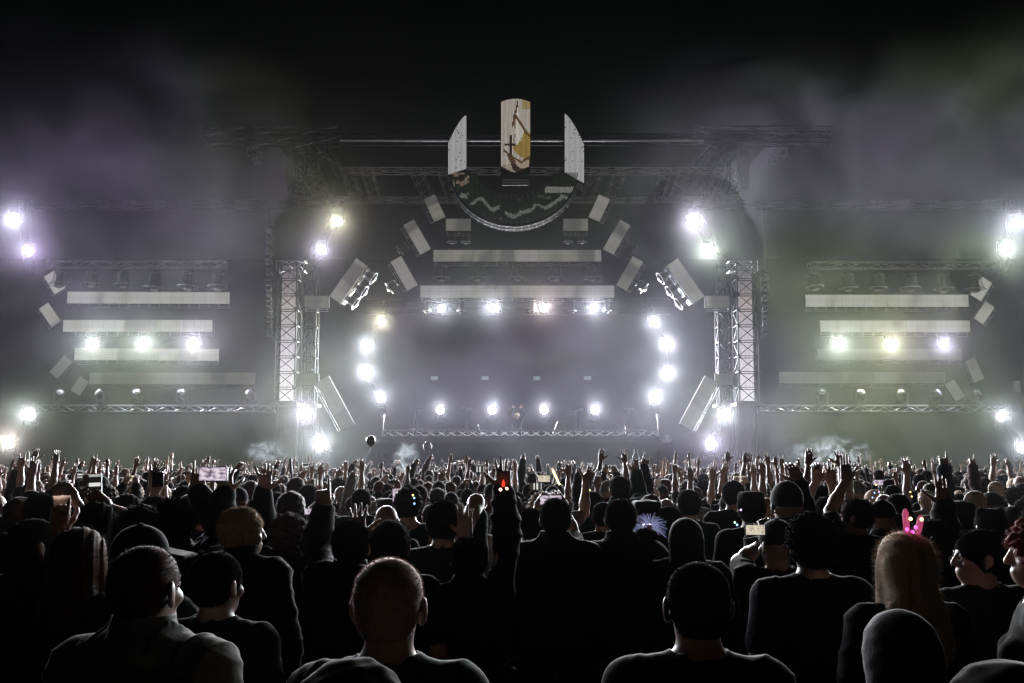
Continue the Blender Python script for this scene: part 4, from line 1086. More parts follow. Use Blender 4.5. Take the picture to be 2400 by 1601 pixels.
# ------------------------------------------------------------------ the crowd: people one can single out
people_xy = []
def local_of(obj_loc, yaw, s, w):
    d = np.array(w) - np.array(obj_loc); c, sn = math.cos(-yaw), math.sin(-yaw)
    return A3(d[0] * c - d[1] * sn, d[0] * sn + d[1] * c, d[2]) / s
held = []
def put(hx, crown, D, label, group=None, fuzzy=None, **sp):
    """hx, crown: photo pixel of the crown of the head at depth D; arms given by the pixel of the wrist"""
    t = at(hx, crown, D); s = t.z / 1.758; yaw = R(sp.get('yaw', 0))
    Rn = Matrix.Rotation(yaw, 3, 'Z'); off = Rn @ Vector((0, -.02, 0)) * s
    loc = Vector((t.x - off.x, D - off.y, 0))
    for key in 'LR':
        if key in sp:
            a = dict(sp[key]); px, py = a['at']; Dw = D + a.get('dy', .12)
            a['w'] = local_of(loc, yaw, s, at(px, py, Dw))
            sp[key] = a
    h = min(.012, max(.0062, D * .0021)) / s
    if ('L' in sp or 'R' in sp): h = min(h, .0068)
    o, P_ = make_person(sp, h, label, group, 1.6 < D < 6.5 if fuzzy is None else fuzzy)
    o.location = loc; o.rotation_euler = (0, 0, yaw); o.scale = (s, s, s)
    people_xy.append((loc.x, loc.y))
    T = Matrix.Translation(loc) @ Matrix.Rotation(yaw, 4, 'Z') @ Matrix.Scale(s, 4)
    fr = {}
    for k_2, v in P_['info'].items():
        W_, F_, N_, T_ = [Vector(x) for x in v]
        fr['R' if k_2 else 'L'] = (T @ W_, (T.to_3x3() @ F_).normalized(), (T.to_3x3() @ N_).normalized(), (T.to_3x3() @ T_).normalized())
    fr['T'] = T; fr['P'] = P_
    return fr
def arm(px, py, pose='open', dy=.12, pole=None, F=None, N=None):
    d = dict(at=(px, py), pose=pose, dy=dy)
    if pole: d['pole'] = pole
    if F: d['F'] = F
    if N: d['N'] = N
    return d
SEED = [10]
def seed(): SEED[0] += 1; return SEED[0]
Q = {}
NEAR = [
 # key, hx, top, D, label, settings
 ('hooded', 341, 1282, 2.45, 'close-cropped man in a grey hooded top, beside the dark-haired man with one lit ear', dict(hair='buzz', haircol='auburn', hyaw=-10, top='hoodie', cloth='grey', sw=1.06, yaw=-6)),
 ('second', 507, 1298, 3.2, 'dark-haired man in a black tee with one ear and a strip of neck lit', dict(hair='crop', haircol='black', hyaw=-16, top='tshirt', cloth='green', yaw=-8)),
 ('bald', 912, 1310, 2.2, 'shaven man with a bright pink rim of light all round his head, dark green tee', dict(hair='buzz', haircol='fairbuzz', skin=3, top='tshirt', cloth='green', yaw=-4)),
 ('crown', 823, 1556, 1.27, 'person of whom only the dark crown of the head shows, below the pink-rimmed man', dict(hair='crop', haircol='black', top='tshirt', cloth='black')),
 ('fade', 1635, 1320, 2.38, 'large close-cropped man in a black tee with both ears standing out', dict(hair='buzz', haircol='black', skin=1, top='tshirt', cloth='black', sw=1.05)),
 ('blonde', 2122, 1258, 3.3, 'woman with long straight blond hair and pink glowing ears on top', dict(hair='long', haircol='blond', female=True, top='tshirt', cloth='black', hyaw=-8, hair_len=1.30)),
 ('hood', 2108, 1441, 2.3, 'short person in a dark raised hood, in front of the long-haired blond woman', dict(hair='hood', top='hoodie', cloth='black', hyaw=8)),
 ('corner', 2362, 1563, 1.3, 'person whose greenish-lit crown just shows below the red-haired woman', dict(hair='crop', haircol='black', top='tshirt', cloth='green')),
 ('redhead', 2446, 1226, 3.3, 'bare-armed woman with curly bright red hair, turned toward the crowd beside her', dict(hair='curly', haircol='red', female=True, hyaw=10, yaw=60, top='tank', cloth='black', skin=3)),
 ('spectacled', 81, 1217, 3.8, 'shaven-headed man in glasses and a dark hooded top, below the pale cup', dict(hair='buzz', haircol='black', hyaw=-35, glasses=True, top='hoodie', cloth='charcoal', yaw=-8)),
 ('cupholder', 186, 1246, 3.5, 'long-haired person raising a finger past the pale plastic cup', dict(hair='long', haircol='auburn', female=True, top='tshirt', cloth='black', L=arm(138, 1238, 'point', .1, (-.3, .3, -1)))),
 ('filmer', 226, 1184, 4.6, 'dark-haired person whose thin bare arm holds up a phone with striped white screen', dict(hair='long', haircol='black', female=True, top='tshirt', cloth='black', R=arm(247, 1186, 'grip', .1, (.6, -.2, -1)))),
 ('curls', 329, 1196, 4.4, 'person with a round mop of curly hair rimmed with light, above the capped head', dict(hair='curly', haircol='brown', top='tshirt', cloth='charcoal')),
 ('capped', 326, 1242, 3.4, 'person in a dark baseball cap with the peak turned sideways, below the curly mop', dict(hair='cap', hyaw=-78, top='tshirt', cloth='green', yaw=-15)),
 ('pointer', 408, 1180, 4.6, 'person in a bulky dark jacket whose raised arm points one finger straight up', dict(hair='curly', haircol='black', top='jacket', cloth='black', R=arm(462, 1152, 'point', .15, (.3, .9, -.4), (0.03, .05, 1)))),
 ('phoneman', 566, 1194, 4.5, 'fair-haired man in profile raising a phone in his thick dark sleeve', dict(hair='short', haircol='blond', hyaw=-55, top='jacket', cloth='black', skin=3, L=arm(526, 1158, 'claw', .1, (-.3, .9, -.4), (0, .05, 1)))),
 ('blade', 678, 1213, 5.0, 'curly-haired person raising one flat hand with the thumb held apart', dict(hair='curly', haircol='brown', top='jacket', cloth='black', L=arm(617, 1152, 'flat', .1, (-.3, .9, -.4), (.12, 0, 1)))),
 ('sleeve', 824, 1226, 4.3, 'dark figure in a ruffled sleeve pointing up between two screens and a spread hand', dict(hair='short', haircol='black', top='jacket', cloth='charcoal', L=arm(757, 1192, 'point', .1, (-.3, .9, -.4), (-.02, 0, 1)))),
 ('spread', 916, 1225, 4.2, 'man just ahead of the pink-rimmed man, one hand spread wide beside his head', dict(hair='short', haircol='brown', top='tshirt', cloth='black', L=arm(838, 1259, 'open', .1, (-.3, .9, -.4), (.0, -.05, 1)))),
 ('spread_far', 1040, 1176, 4.8, 'tall man with a lit cheek line, one spread hand raised with a bracelet below it', dict(hair='short', haircol='black', top='tshirt', cloth='green', R=arm(1090, 1256, 'open', -.1, (.3, .9, -.4), (-.02, -.05, 1)))),
 ('redwrist', 1100, 1262, 4.25, 'person in a dark sleeve holding one open hand straight up with a glowing red wristband', dict(hair='short', haircol='black', top='jacket', cloth='black', R=arm(1180, 1147, 'open', .05, (.3, .9, -.4), (0, 0, 1)))),
 ('square', 1243, 1195, 6.0, 'man with square-cut hair and an ear showing, beside the tall pair of backs', dict(hair='short', haircol='black', top='tshirt', cloth='black')),
 ('backone', 1302, 1171, 5.2, 'broad-backed man in a dark jacket with a phone screen glowing above his crown', dict(hair='crop', haircol='black', top='jacket', cloth='navy', sw=1.12)),
 ('handsphone', 1290, 1192, 6.1, 'person hidden behind a broad back, holding a phone level in both hands', dict(hair='short', haircol='brown', top='tshirt', cloth='black', L=arm(1262, 1188, 'claw', .2, (-.3, .9, -.4), (.5, .1, .7)), R=arm(1322, 1186, 'claw', .2, (.3, .9, -.4), (-.5, .1, .7)))),
 ('backtwo', 1454, 1172, 5.3, 'broad-shouldered man in a dark hooded jacket, beside the fan of glowing fibres', dict(hair='crop', haircol='black', top='hoodie', cloth='navy', sw=1.12)),
 ('headset', 1607, 1219, 5.0, 'round-headed person in a hooded top with lit shoulder seams, ahead of the close-cropped man', dict(hair='hood', top='hoodie', cloth='charcoal', sw=1.05)),
 ('mop', 1902, 1215, 3.8, 'man with a big mop of curly hair and thin lit shoulder lines', dict(hair='curly', haircol='black', top='tshirt', cloth='navy', sw=1.05)),
 ('peak', 1822, 1226, 4.5, 'man in a flat cap with lit jaw, his beaded wrist raising a phone', dict(hair='cap', hyaw=20, top='tshirt', cloth='black', L=arm(1797, 1268, 'grip', .1, (-.3, .9, -.4), (-.05, 0, 1)))),
 ('turned', 2008, 1171, 6.0, 'man in profile with short lit hair, his arm raised by the pale cup', dict(hair='short', haircol='brown', hyaw=50, top='tshirt', cloth='black', L=arm(1984, 1122, 'flat', .2, (-.3, .9, -.4), (-.02, 0, 1)))),
 ('dome', 1868, 1191, 6.5, 'bald person whose smooth pale crown shows above the curly mop', dict(hair='none', skin=3, top='tshirt', cloth='black')),
 ('armup', 1843, 1143, 5.6, 'tall dark figure stretching one long sleeved arm up and sideways', dict(hair='beanie', top='jacket', cloth='black', R=arm(1872, 1132, 'relax', .2, (.3, .9, -.4), (-.35, .0, 1)))),
 ('leaner', 2182, 1222, 4.6, 'short-haired person with pale cheek and an arm raised behind the glowing ears', dict(hair='short', haircol='brown', hyaw=28, top='jacket', cloth='black', R=arm(2213, 1186, 'flat', .1, (.3, .9, -.4), (-.05, 0, 1)))),
 ('profile', 2298, 1246, 3.9, 'man in glasses seen in profile, lit along forehead and nose', dict(hair='short', haircol='black', hyaw=72, yaw=10, glasses=True, top='tshirt', cloth='green')),
 ('buns', 2321, 1196, 5.6, 'woman with hair in two knots at the top, behind the man in profile', dict(hair='double_bun', haircol='black', female=True, top='tshirt', cloth='black')),
 ('neat', 649, 1156, 8.0, 'man with neat short hair and a lit collar, beside two bright phone screens', dict(hair='short', haircol='black', top='tshirt', cloth='charcoal')),
 ('highhead', 694, 1121, 9.6, 'tall round-headed person standing out above the rows beside the phone screens', dict(hair='short', haircol='brown', top='tshirt', cloth='black')),
 ('longdark', 724, 1140, 8.5, 'long-haired person just ahead of the two bright phone screens', dict(hair='long', haircol='black', female=True, top='tshirt', cloth='black')),
 ('egg', 847, 1147, 8.2, 'person with a tall smooth dark head behind the widely spread hand', dict(hair='crop', haircol='black', top='tshirt', cloth='charcoal')),
 ('rimmed', 906, 1184, 6.4, 'bald man with a thin bright rim, just ahead of the spread hand', dict(hair='none', skin=0, top='tshirt', cloth='black')),
 ('party', 957, 1150, 6.9, 'person with curly hair and small blue and yellow lights stuck in it', dict(hair='curly', haircol='black', top='tank', cloth='green')),
 ('crowdman', 1614, 1150, 7.0, 'man with tall short hair and a lit shoulder line, past the broad-shouldered pair', dict(hair='short', haircol='black', top='tshirt', cloth='green')),
 ('bobbed', 1567, 1192, 6.2, 'person with smooth bobbed hair beside the fan of glowing fibres', dict(hair='long', haircol='black', female=True, top='tshirt', cloth='black', hair_len=1.42)),
 ('flattop', 1515, 1178, 6.4, 'person in a flat-topped hat just above the fan of glowing fibres', dict(hair='flat_cap', top='tshirt', cloth='black')),
 ('fibre', 1512, 1243, 5.4, 'short person holding up a fan of glowing fibres between broad backs', dict(hair='short', haircol='black', top='tshirt', cloth='black', R=arm(1521, 1262, 'fist', .1, (.3, .9, -.4), (0, 0, 1)))),
 ('narrow', 1413, 1179, 7.0, 'narrow-headed person between the two broad-backed men', dict(hair='crop', haircol='black', top='tshirt', cloth='charcoal')),
 ('crew', 1760, 1157, 6.3, 'man with a crew cut and shirt collar, above the pale phone picture', dict(hair='flat_top', haircol='black', top='tshirt', cloth='black')),
 ('fairlong', 1797, 1172, 6.6, 'woman with light long hair catching the glare, above the man in the cap', dict(hair='long', haircol='blond', female=True, top='tshirt', cloth='black')),
 ('bent', 2104, 1160, 7.0, 'person with short thick hair a few rows ahead of the glowing ears', dict(hair='short', haircol='black', top='jacket', cloth='black')),
 ('flathat', 2068, 1178, 6.2, 'person in a dark peaked cap just ahead of the pink glowing ears', dict(hair='cap', hyaw=-50, top='jacket', cloth='black')),
 ('block', 2250, 1179, 6.4, 'person with a square dark head ahead of the man in profile', dict(hair='flat_top', haircol='black', top='tshirt', cloth='charcoal')),
 ('edgecurl', 12, 1254, 4.0, 'hunched person at the very edge beside the spectacled man', dict(hair='short', haircol='black', top='jacket', cloth='black')),
 ('shaggy', 367, 1166, 5.8, 'shaggy-haired person holding up a dark phone seen from behind', dict(hair='short', haircol='brown', top='tshirt', cloth='black', L=arm(366, 1146, 'grip', .2, (-.3, .9, -.4), (.1, 0, 1)))),
 ('straight', 298, 1163, 6.6, 'woman with long straight dark hair above the curly mop', dict(hair='long', haircol='black', female=True, top='tshirt', cloth='black')),
 ('camerahands', 100, 1160, 5.6, 'person framing a shot with both hands above the spectacled man', dict(hair='short', haircol='black', top='tshirt', cloth='black', L=arm(118, 1166, 'claw', .25, (-.3, .9, -.4), (.6, .1, .6)), R=arm(172, 1164, 'claw', .25, (.3, .9, -.4), (-.6, .1, .6)))),
 ('bottler', 1452, 1118, 8.6, 'tall person in the mid rows raising a small bottle at arm length', dict(hair='short', haircol='black', top='jacket', cloth='green', R=arm(1490, 1106, 'grip', .2, (.3, .9, -.4), (-.03, 0, 1)))),
 ('hornarm', 1478, 1124, 9.0, 'person beside the raised bottle throwing a pointing hand up sideways', dict(hair='short', haircol='brown', top='jacket', cloth='black', R=arm(1507, 1098, 'horns', .2, (.3, .9, -.4), (.35, 0, 1)))),
 ('twohands', 1938, 1166, 6.6, 'person with both bare hands up beside the pale cup', dict(hair='short', haircol='black', top='tshirt', cloth='black', L=arm(1914, 1126, 'relax', .2, (-.3, .9, -.4), (.02, 0, 1)), R=arm(1948, 1132, 'open', .2, (.3, .9, -.4), (0, 0, 1)))),
]
for key, hx, top, D, lab, st in NEAR:
    st['seed'] = seed(); Q[key] = put(hx, top, D, lab, 'people standing out in the crowd', **st)

# ------------------------------------------------------------------ things held or worn
M['phone'] = pmat('phone_black', (.012, .012, .014), .25)
def screen_mat(name, kind):
    m, N, L, b = new_mat(name); b.inputs['Base Color'].default_value = (.02, .02, .02, 1); b.inputs['Roughness'].default_value = .15
    tc = N.new('ShaderNodeTexCoord'); cr = N.new('ShaderNodeValToRGB'); sp_ = N.new('ShaderNodeSeparateXYZ')
    L.new(tc.outputs['Generated'], sp_.inputs[0])
    if kind == 'stage':
        nz = N.new('ShaderNodeTexNoise'); nz.inputs['Scale'].default_value = 4; L.new(tc.outputs['Generated'], nz.inputs['Vector']); L.new(nz.outputs['Fac'], cr.inputs[0])
        els = ((.35, (.10, .07, .10)), (.48, (.45, .36, .46)), (.6, (.75, .66, .74)))
    elif kind == 'cream':
        nz = N.new('ShaderNodeTexNoise'); nz.inputs['Scale'].default_value = 5; L.new(tc.outputs['Generated'], nz.inputs['Vector']); L.new(nz.outputs['Fac'], cr.inputs[0])
        els = ((.35, (.40, .33, .24)), (.5, (.62, .55, .42)), (.65, (.75, .70, .58)))
    else:
        L.new(sp_.outputs[2], cr.inputs[0]); cr.color_ramp.interpolation = 'CONSTANT'
        els = ((.0, (.01, .01, .01)), (.30, (.70, .70, .66)), (.40, (.01, .01, .01)), (.55, (.75, .75, .72)), (.68, (.01, .01, .01)), (.9, (.4, .4, .4)))
    while len(cr.color_ramp.elements) > 1: cr.color_ramp.elements.remove(cr.color_ramp.elements[-1])
    cr.color_ramp.elements[0].position = els[0][0]; cr.color_ramp.elements[0].color = (*els[0][1], 1)
    for p, c in els[1:]:
        e = cr.color_ramp.elements.new(p); e.color = (*c, 1)
    L.new(cr.outputs[0], b.inputs['Emission Color']); b.inputs['Emission Strength'].default_value = 1
    m.cycles.emission_sampling = 'NONE'
    return m
SCR = {k: screen_mat('screen_' + k, k) for k in ('stage', 'cream', 'stripes')}
def phone(c, label, scr='stage', landscape=False, roll=0, w=.075, h=.155, group='lit phones in the crowd', back=False, yaw=0):
    o = empty('phone', c, label, 'phone', group, (0, R(roll + (90 if landscape else 0)), R(yaw + (180 if back else 0))))
    b_ = ML(); b_.box((0, 0, 0), (w, .007, h)); b_.box((0, .0, 0), (w + .003, .004, h - .012)); b_.box((w * .28, .0045, h * .38), (w * .3, .003, w * .34)); b_.build('body', M['phone'], o)
    s_ = ML(); s_.box((0, -.0042, 0), (w - .006, .0012, h - .008)); s_.build('screen', SCR[scr], o)
    return o
def atp(px, py, D): return at(px, py, D)
phone(Q['filmer']['R'][0] + Vector((-.045, -.03, .10)), 'phone with black and white striped screen on a thin bare arm', 'stripes', roll=-3, w=.072, h=.155, yaw=-5)
phone(atp(500, 1111, 4.45), 'phone held level beside a dark hand, showing a pinkish picture of the stage', 'stage', True, w=.074, h=.15)
phone(atp(1291, 1172, 6.15), 'phone held level in both hands, glowing pinkish above a broad back', 'stage', True, w=.07, h=.16)
phone(atp(1770, 1242, 4.45), 'phone showing a warm pale picture beside the beaded wrist', 'cream', True, w=.055, h=.105)
phone(atp(370, 1124, 5.8), 'dark phone seen as a silhouette above the shaggy head', 'stripes', back=True, w=.075, h=.10)
phone(atp(695, 1172, 7.2), 'phone with bright striped screen between two heads, upper of a pair', 'stripes', w=.06, h=.075)
phone(atp(712, 1199, 6.2), 'phone lying level with a grey strip lit, lower of a pair', 'stage', True, w=.045, h=.12)
phone(atp(929, 1161, 7.6), 'upright phone with pale blue screen beside the head with small lights', 'stage', w=.07, h=.12)
phone(atp(1275, 1122, 9.5), 'phone held level above crossing arms, showing a cream picture', 'cream', True, w=.075, h=.14)
phone(atp(1256, 1140, 9.0), 'phone with striped screen below the cream phone picture', 'stripes', True, w=.07, h=.13)
phone(atp(742, 1131, 10), 'small phone with a row of bright stripes low in the rows', 'stripes', True, w=.07, h=.13)
phone(atp(716, 1097, 12), 'upright phone in the far hands past the tall head', 'stripes', w=.075, h=.15)
phone(atp(187, 1115, 12), 'upright phone held in far hands between raised arms, near the pale pole', 'stripes', w=.075, h=.15)
phone(atp(1122, 1100, 11), 'phone gripped level in two far hands beside the tall open hand', 'stripes', True, w=.075, h=.15)
phone(atp(2058, 1131, 12), 'phone with blue-white screen above the head with coloured lights', 'stage', True, w=.075, h=.14)
for f_ in (): pass
# pale plastic cup and others
M['cup'] = pmat('frosted_cup', (.72, .62, .55), .5, 0, .1, 10)
N, L = M['cup'].node_tree.nodes, M['cup'].node_tree.links
tl = N.new('ShaderNodeBsdfTranslucent'); tl.inputs[0].default_value = (.85, .70, .62, 1); mxs = N.new('ShaderNodeMixShader'); mxs.inputs[0].default_value = .75
L.new(N['Principled BSDF'].outputs[0], mxs.inputs[1]); L.new(tl.outputs[0], mxs.inputs[2]); L.new(mxs.outputs[0], N['Material Output'].inputs['Surface'])
M['white'] = pmat('white_plastic', (.75, .75, .73), .45, 0, .08)
def cup(p, s, label, mat, group='plastic cups held up', tilt=0):
    m_ = MB(); T = Matrix.Translation(p) @ Matrix.Rotation(R(tilt), 4, 'Y') @ Matrix.Scale(s, 4)
    m_.lathe([(.030, -.055), (.032, -.056), (.042, .050), (.0445, .052), (.0445, .056), (.041, .056), (.030, -.050), (.001, -.050)], 24, T)
    return single('plastic_cup', m_, mat, p, label, 'cup', group, True)
cup(atp(144, 1186, 3.75), .78, 'large pale pink plastic cup held up among dark hands', M['cup'])
for px, py, D, s_, lab in ((1982, 1094, 10, .9, 'white cup tipped up between two raised arms under the big smoke puff'), (1921, 1099, 11, .9, 'pale cup just above a relaxed raised hand'), (2088, 1108, 14, .9, 'small white cup beyond the arms, past the big smoke puff'),
                         (2190, 1095, 13, 1, 'white cup held highest, between two bare arms'), (1543, 1100, 12, 1, 'white cup held over the rows beside the bottle'), (904, 1121, 12, .9, 'white cup low in the rows under the balloon'), (1543, 1133, 10, .8, 'white cup low between heads, beside the tall short-haired man')):
    cup(atp(px, py, D), s_, lab, M['white'], tilt=rnd.uniform(-15, 15))
# bottle
W_ = Q['bottler']['R']; b0 = W_[0] + W_[1] * .07 + Vector((0, -.035, .03))
bt = MB(); bt.lathe([(.001, -.09), (.032, -.09), (.034, -.03), (.030, 0), (.034, .03), (.032, .06), (.014, .10), (.013, .115)], 20, Matrix.Translation(b0)); bt.lathe([(.016, .115), (.016, .135), (.001, .136)], 16, Matrix.Translation(b0))
single('water_bottle', bt, M['hood'], b0, 'small clear bottle with dark cap held aloft in the mid rows', 'bottle', None, True)
# red wristband
W_ = Q['redwrist']['R']; M['redled'] = glow('red_glow', (1, .05, .02), 1.2); M['redhot'] = glow('red_spot', (1, .42, .25), 7.0)
band = empty('glowing_wristband', W_[0], 'wristband glowing red at the base of a tall open hand', 'wristband')
rotb = W_[1].to_track_quat('Z', 'Y').to_matrix().to_4x4()
m_ = MB(); m_.torus(.034, .007, 28, 8, Matrix.Translation(W_[0]) @ rotb @ Matrix.Scale(1.0, 4)); m_.build('strap', M['redled'], band, True)
m_ = MB()
m_.lathe([(.008, 0), (.007, .006), (.001, .009)], 10, Matrix.Translation(W_[0] + Vector((-.014, -.042, .0))) @ Matrix.Rotation(R(90), 4, 'X')); m_.build('led', M['redhot'], band, True)
m_ = MB(); m_.lathe([(.008, 0), (.007, .006), (.001, .009)], 10, Matrix.Translation(W_[0] + Vector((.016, -.042, .004))) @ Matrix.Rotation(R(90), 4, 'X')); m_.build('led', M['redhot'], band, True)
m_ = MB(); m_.lathe([(.003, -.022), (.009, -.010), (.007, .006), (.003, .016), (.001, .020)], 12, Matrix.Translation(W_[0] + Vector((0, -.040, .030)))); m_.build('flame_charm', M['redled'], band, True)
pl_ = bpy.data.lights.new('red_light', 'POINT'); pl_.energy = .001; pl_.color = (1, .06, .02); pl_.shadow_soft_size = .02
po = bpy.data.objects.new('red_light', pl_); COL.objects.link(po); po.parent = band; po.location = (0, -.08, .02)
# pink glowing ears
hpT = Q['blonde']['T']; hp_ = Q['blonde']['P']['hp']
c0 = hpT @ Vector(hp_(.012, -.02, 1.765)); M['pink'] = glow('pink_glow', (.75, .10, .24), .55); M['pinkhot'] = glow('pink_spot', (1.0, .06, .5), 5.0); M['amber'] = glow('amber_spot', (1.0, .75, .3), 5.0)
ears = empty('glowing_ears', c0, 'pink glowing pair of bunny ears on the long blond hair', 'headband')
for dx, hgt, tl in ((-.004, .105, -.04), (.036, .082, .2)):
    T = Matrix.Translation(c0 + Vector((dx, 0, -.005))) @ Matrix.Rotation(tl, 4, 'Y') @ Matrix.Diagonal((1, .45, 1, 1))
    m_ = MB(); m_.lathe([(.005, 0), (.011, .02), (.013, hgt * .5), (.012, hgt * .85), (.006, hgt * .98), (.001, hgt)], 16, T); m_.build('ear', M['pink'], ears, True)
for dx, dz, mt in ((-.012, .022, 'pinkhot'), (.008, .012, 'pinkhot'), (.003, .062, 'amber'), (.045, .06, 'amber'), (.022, .030, 'pinkhot')):
    m_ = MB(); m_.lathe([(.001, -.007), (.006, -.003), (.006, .003), (.001, .007)], 10, Matrix.Translation(c0 + Vector((dx, -.018, dz)))); m_.build('led', M[mt], ears, True)
m_ = MB(); arc = [hpT @ Vector(hp_(.088 * math.sin(t), -.02, 1.662 + .102 * math.cos(t))) for t in (R(-80 + 160 * i / 20) for i in range(21))]
m_.path(arc, .003, 6); m_.build('hairband', M['pink'], ears)
pl_ = bpy.data.lights.new('pink_light', 'POINT'); pl_.energy = .008; pl_.color = (1, .08, .3); pl_.shadow_soft_size = .02
po = bpy.data.objects.new('pink_light', pl_); COL.objects.link(po); po.parent = ears; po.location = (0.01, -.06, .05)
# fan of glowing fibres
W_ = Q['fibre']['R']; c0 = W_[0] + Vector((0, -.02, .07)); fr_ = random.Random(3)
M['fibre'] = glow('fibre_glow', (.50, .54, 1.0), .38, False)
fan = MB()
for i in range(110):
    a = R(fr_.uniform(-25, 205)); l_ = fr_.uniform(.06, .125); y_ = fr_.uniform(-.03, .03)
    p0, p1, p2 = [c0 + Vector((math.cos(a) * l_ * t, y_ * t, math.sin(a) * l_ * t - .02 * t * t * (1 if t == 1 else 0))) for t in (.25, .65, 1)]
    fan.path([p0, p1, p2], .0011, 3)
single('fibre_wand', fan, M['fibre'], c0, 'fan of thin glowing bluish-white fibres held between two broad backs', 'light wand')
# small coloured lights in hair, three sets
def lights(c, cols, label, spread=.05):
    o = empty('light_clip', c, label, 'light clip')
    for i, cc in enumerate(cols):
        m_ = MB(); q = c + Vector((rnd.uniform(-spread, spread), -.02, rnd.uniform(-spread, spread))); m_.lathe([(.001, -.008), (.007, -.003), (.007, .003), (.001, .008)], 10, Matrix.Translation(q)); m_.build('led', cc, o, True)
    m_ = MB(); m_.path([c + Vector((-spread, 0, 0)), c + Vector((0, .01, spread * .6)), c + Vector((spread, 0, 0))], .003, 5); m_.build('wire', M['steel'], o)
    return o
bl, yl, gr, vi = glow('blue_spot', (.3, .5, 1), 3), glow('yellow_spot', (1, .8, .25), 3), glow('green_spot', (.5, 1, .6), 2.5), glow('violet_spot', (.8, .45, 1), 2.5)
lights(atp(974, 1170, 6.75), (bl, bl, yl), 'blue and yellow light clip on a curly head, mid rows')
lights(atp(2057, 1152, 9), (bl, gr, vi, yl, bl), 'cluster of blue and green lights under a bright phone', .07)
lights(atp(2143, 1158, 8.4), (yl, yl, vi, vi), 'yellow and violet lights in the shape of cat ears, mid rows', .08)
lights(atp(1388, 1155, 8.6), (yl, yl, yl), 'orange lights like two small flames behind the broad-backed men', .05)
lights(atp(1727, 1211, 6), (gr, bl, vi), 'greenish and violet lights beside the crew-cut man', .06)
# bracelets
for key, k2, lab in (('spread_far', 'R', 'thin pale bracelet below the spread hand of the tall man'), ('peak', 'L', 'string of pale beads on the wrist beside the warm phone picture')):
    W_ = Q[key][k2]; rotb = W_[1].to_track_quat('Z', 'Y').to_matrix().to_4x4(); m_ = MB()
    for i in range(16):
        t = 2 * math.pi * i / 16; T = Matrix.Translation(W_[0] - W_[1] * .03) @ rotb @ Matrix.Translation((.036 * math.cos(t), .033 * math.sin(t), 0))
        m_.lathe([(.001, -.007), (.006, -.003), (.006, .003), (.001, .007)], 8, T)
    m_.torus(.035, .002, 20, 5, Matrix.Translation(W_[0] - W_[1] * .03) @ rotb)
    single('bracelet', m_, M['white'], W_[0] - W_[1] * .03, lab, 'bracelet', None, True)
# balloons
M['rubber'] = pmat('black_rubber', (.008, .008, .009), .2, spec=.6)
def balloon(px, py, D, r, mat, label, string=True):
    p = at(px, py, D); o = empty('balloon', p, label, 'balloon')
    m_ = MB(); m_.lathe([(.001, r * 1.12), (r * .45, r * 1.02), (r * .8, r * .66), (r, r * .1), (r * .93, -r * .4), (r * .66, -r * .85), (r * .25, -r * 1.18), (r * .06, -r * 1.3), (r * .12, -r * 1.4)], 32, Matrix.Translation(p)); m_.build('skin', mat, o, True)
    if string:
        m_ = MB(); q = [p + Vector((0, 0, -r * 1.4)).lerp(at(842, 1096, D) - p, t) + Vector((.02 * math.sin(t * 7), 0, 0)) for t in (i / 12 for i in range(13))]; m_.path(q, .005, 5); m_.build('string', M['white'], o)
    return o
balloon(869, 1033, 14, .077, M['rubber'], 'black balloon on a long string floating over the crowd')
balloon(1002, 1047, 16, .085, M['hood'], 'clear round balloon with a lit rim in front of the booth', False)
# poles and sticks held up
def stick(px0, py0, px1, py1, D, r, mat, label, name='light_stick', cat='light stick'):
    a_, b_ = at(px0, py0, D), at(px1, py1, D); m_ = MB(); m_.tube(a_, b_, r, 10); m_.tube(b_, b_ + (b_ - a_).normalized() * .03, r * .6, 10, .001)
    m_.tube(a_, a_ + (a_ - b_).normalized() * .12, r * .8, 8)
    return single(name, m_, mat, a_, label, cat)
stick(64, 1118, 67, 1060, 13, .018, M['white'], 'tall slim white pole held up near the outer lamps of the clear wing', 'pole', 'pole')
stick(683, 1110, 680, 1076, 13, .022, M['steel'], 'thick dark tube held upright in the rows before the clear tower', 'tube', 'tube')
stick(1303, 1118, 1296, 1103, 12, .014, M['amber'], 'short glowing yellow stick in a far hand before the booth')
# ------------------------------------------------------------------ the rest of the crowd: people copied from a set of poses
cr_ = random.Random(21)
POSES = [('down', None, None)] * 6 + [
 ('with one open hand up', None, dict(w=(.20, .18, 2.02), pose='open', pole=(.4, .9, -.4))),
 ('with one fist up', None, dict(w=(.16, .15, 1.98), pose='fist', pole=(.4, .9, -.4))),
 ('throwing horns with one hand', dict(w=(-.22, .15, 1.99), pose='horns', pole=(-.4, .9, -.4)), None),
 ('pointing up with one hand', dict(w=(-.14, .22, 1.97), pose='point', pole=(-.4, .9, -.4)), None),
 ('with both open hands up', dict(w=(-.30, .12, 1.93), pose='open', pole=(-.6, .7, -.5)), dict(w=(.27, .15, 1.98), pose='open', pole=(.6, .7, -.5))),
 ('with both arms stretched up', dict(w=(-.14, .10, 2.05), pose='flat', pole=(-1, .1, -.3)), dict(w=(.20, .10, 2.03), pose='open', pole=(1, .1, -.3))),
 ('with one bent arm up', None, dict(w=(.26, .20, 1.84), pose='relax', pole=(.5, .6, -.7))),
 ('holding a phone up in both hands', dict(w=(-.09, .34, 1.88), pose='claw', pole=(-.8, .1, -.8), F=(.35, .1, .9)), dict(w=(.09, .34, 1.88), pose='claw', pole=(.8, .1, -.8), F=(-.35, .1, .9))),
 ('with one arm waved sideways', None, dict(w=(.42, .10, 1.86), pose='open', pole=(.3, .2, -1), F=(.5, .1, .9))),
 ('with one arm swung across', dict(w=(-.05, .25, 2.0), pose='relax', pole=(-1, .2, -.4), F=(.5, .1, .9)), None)]
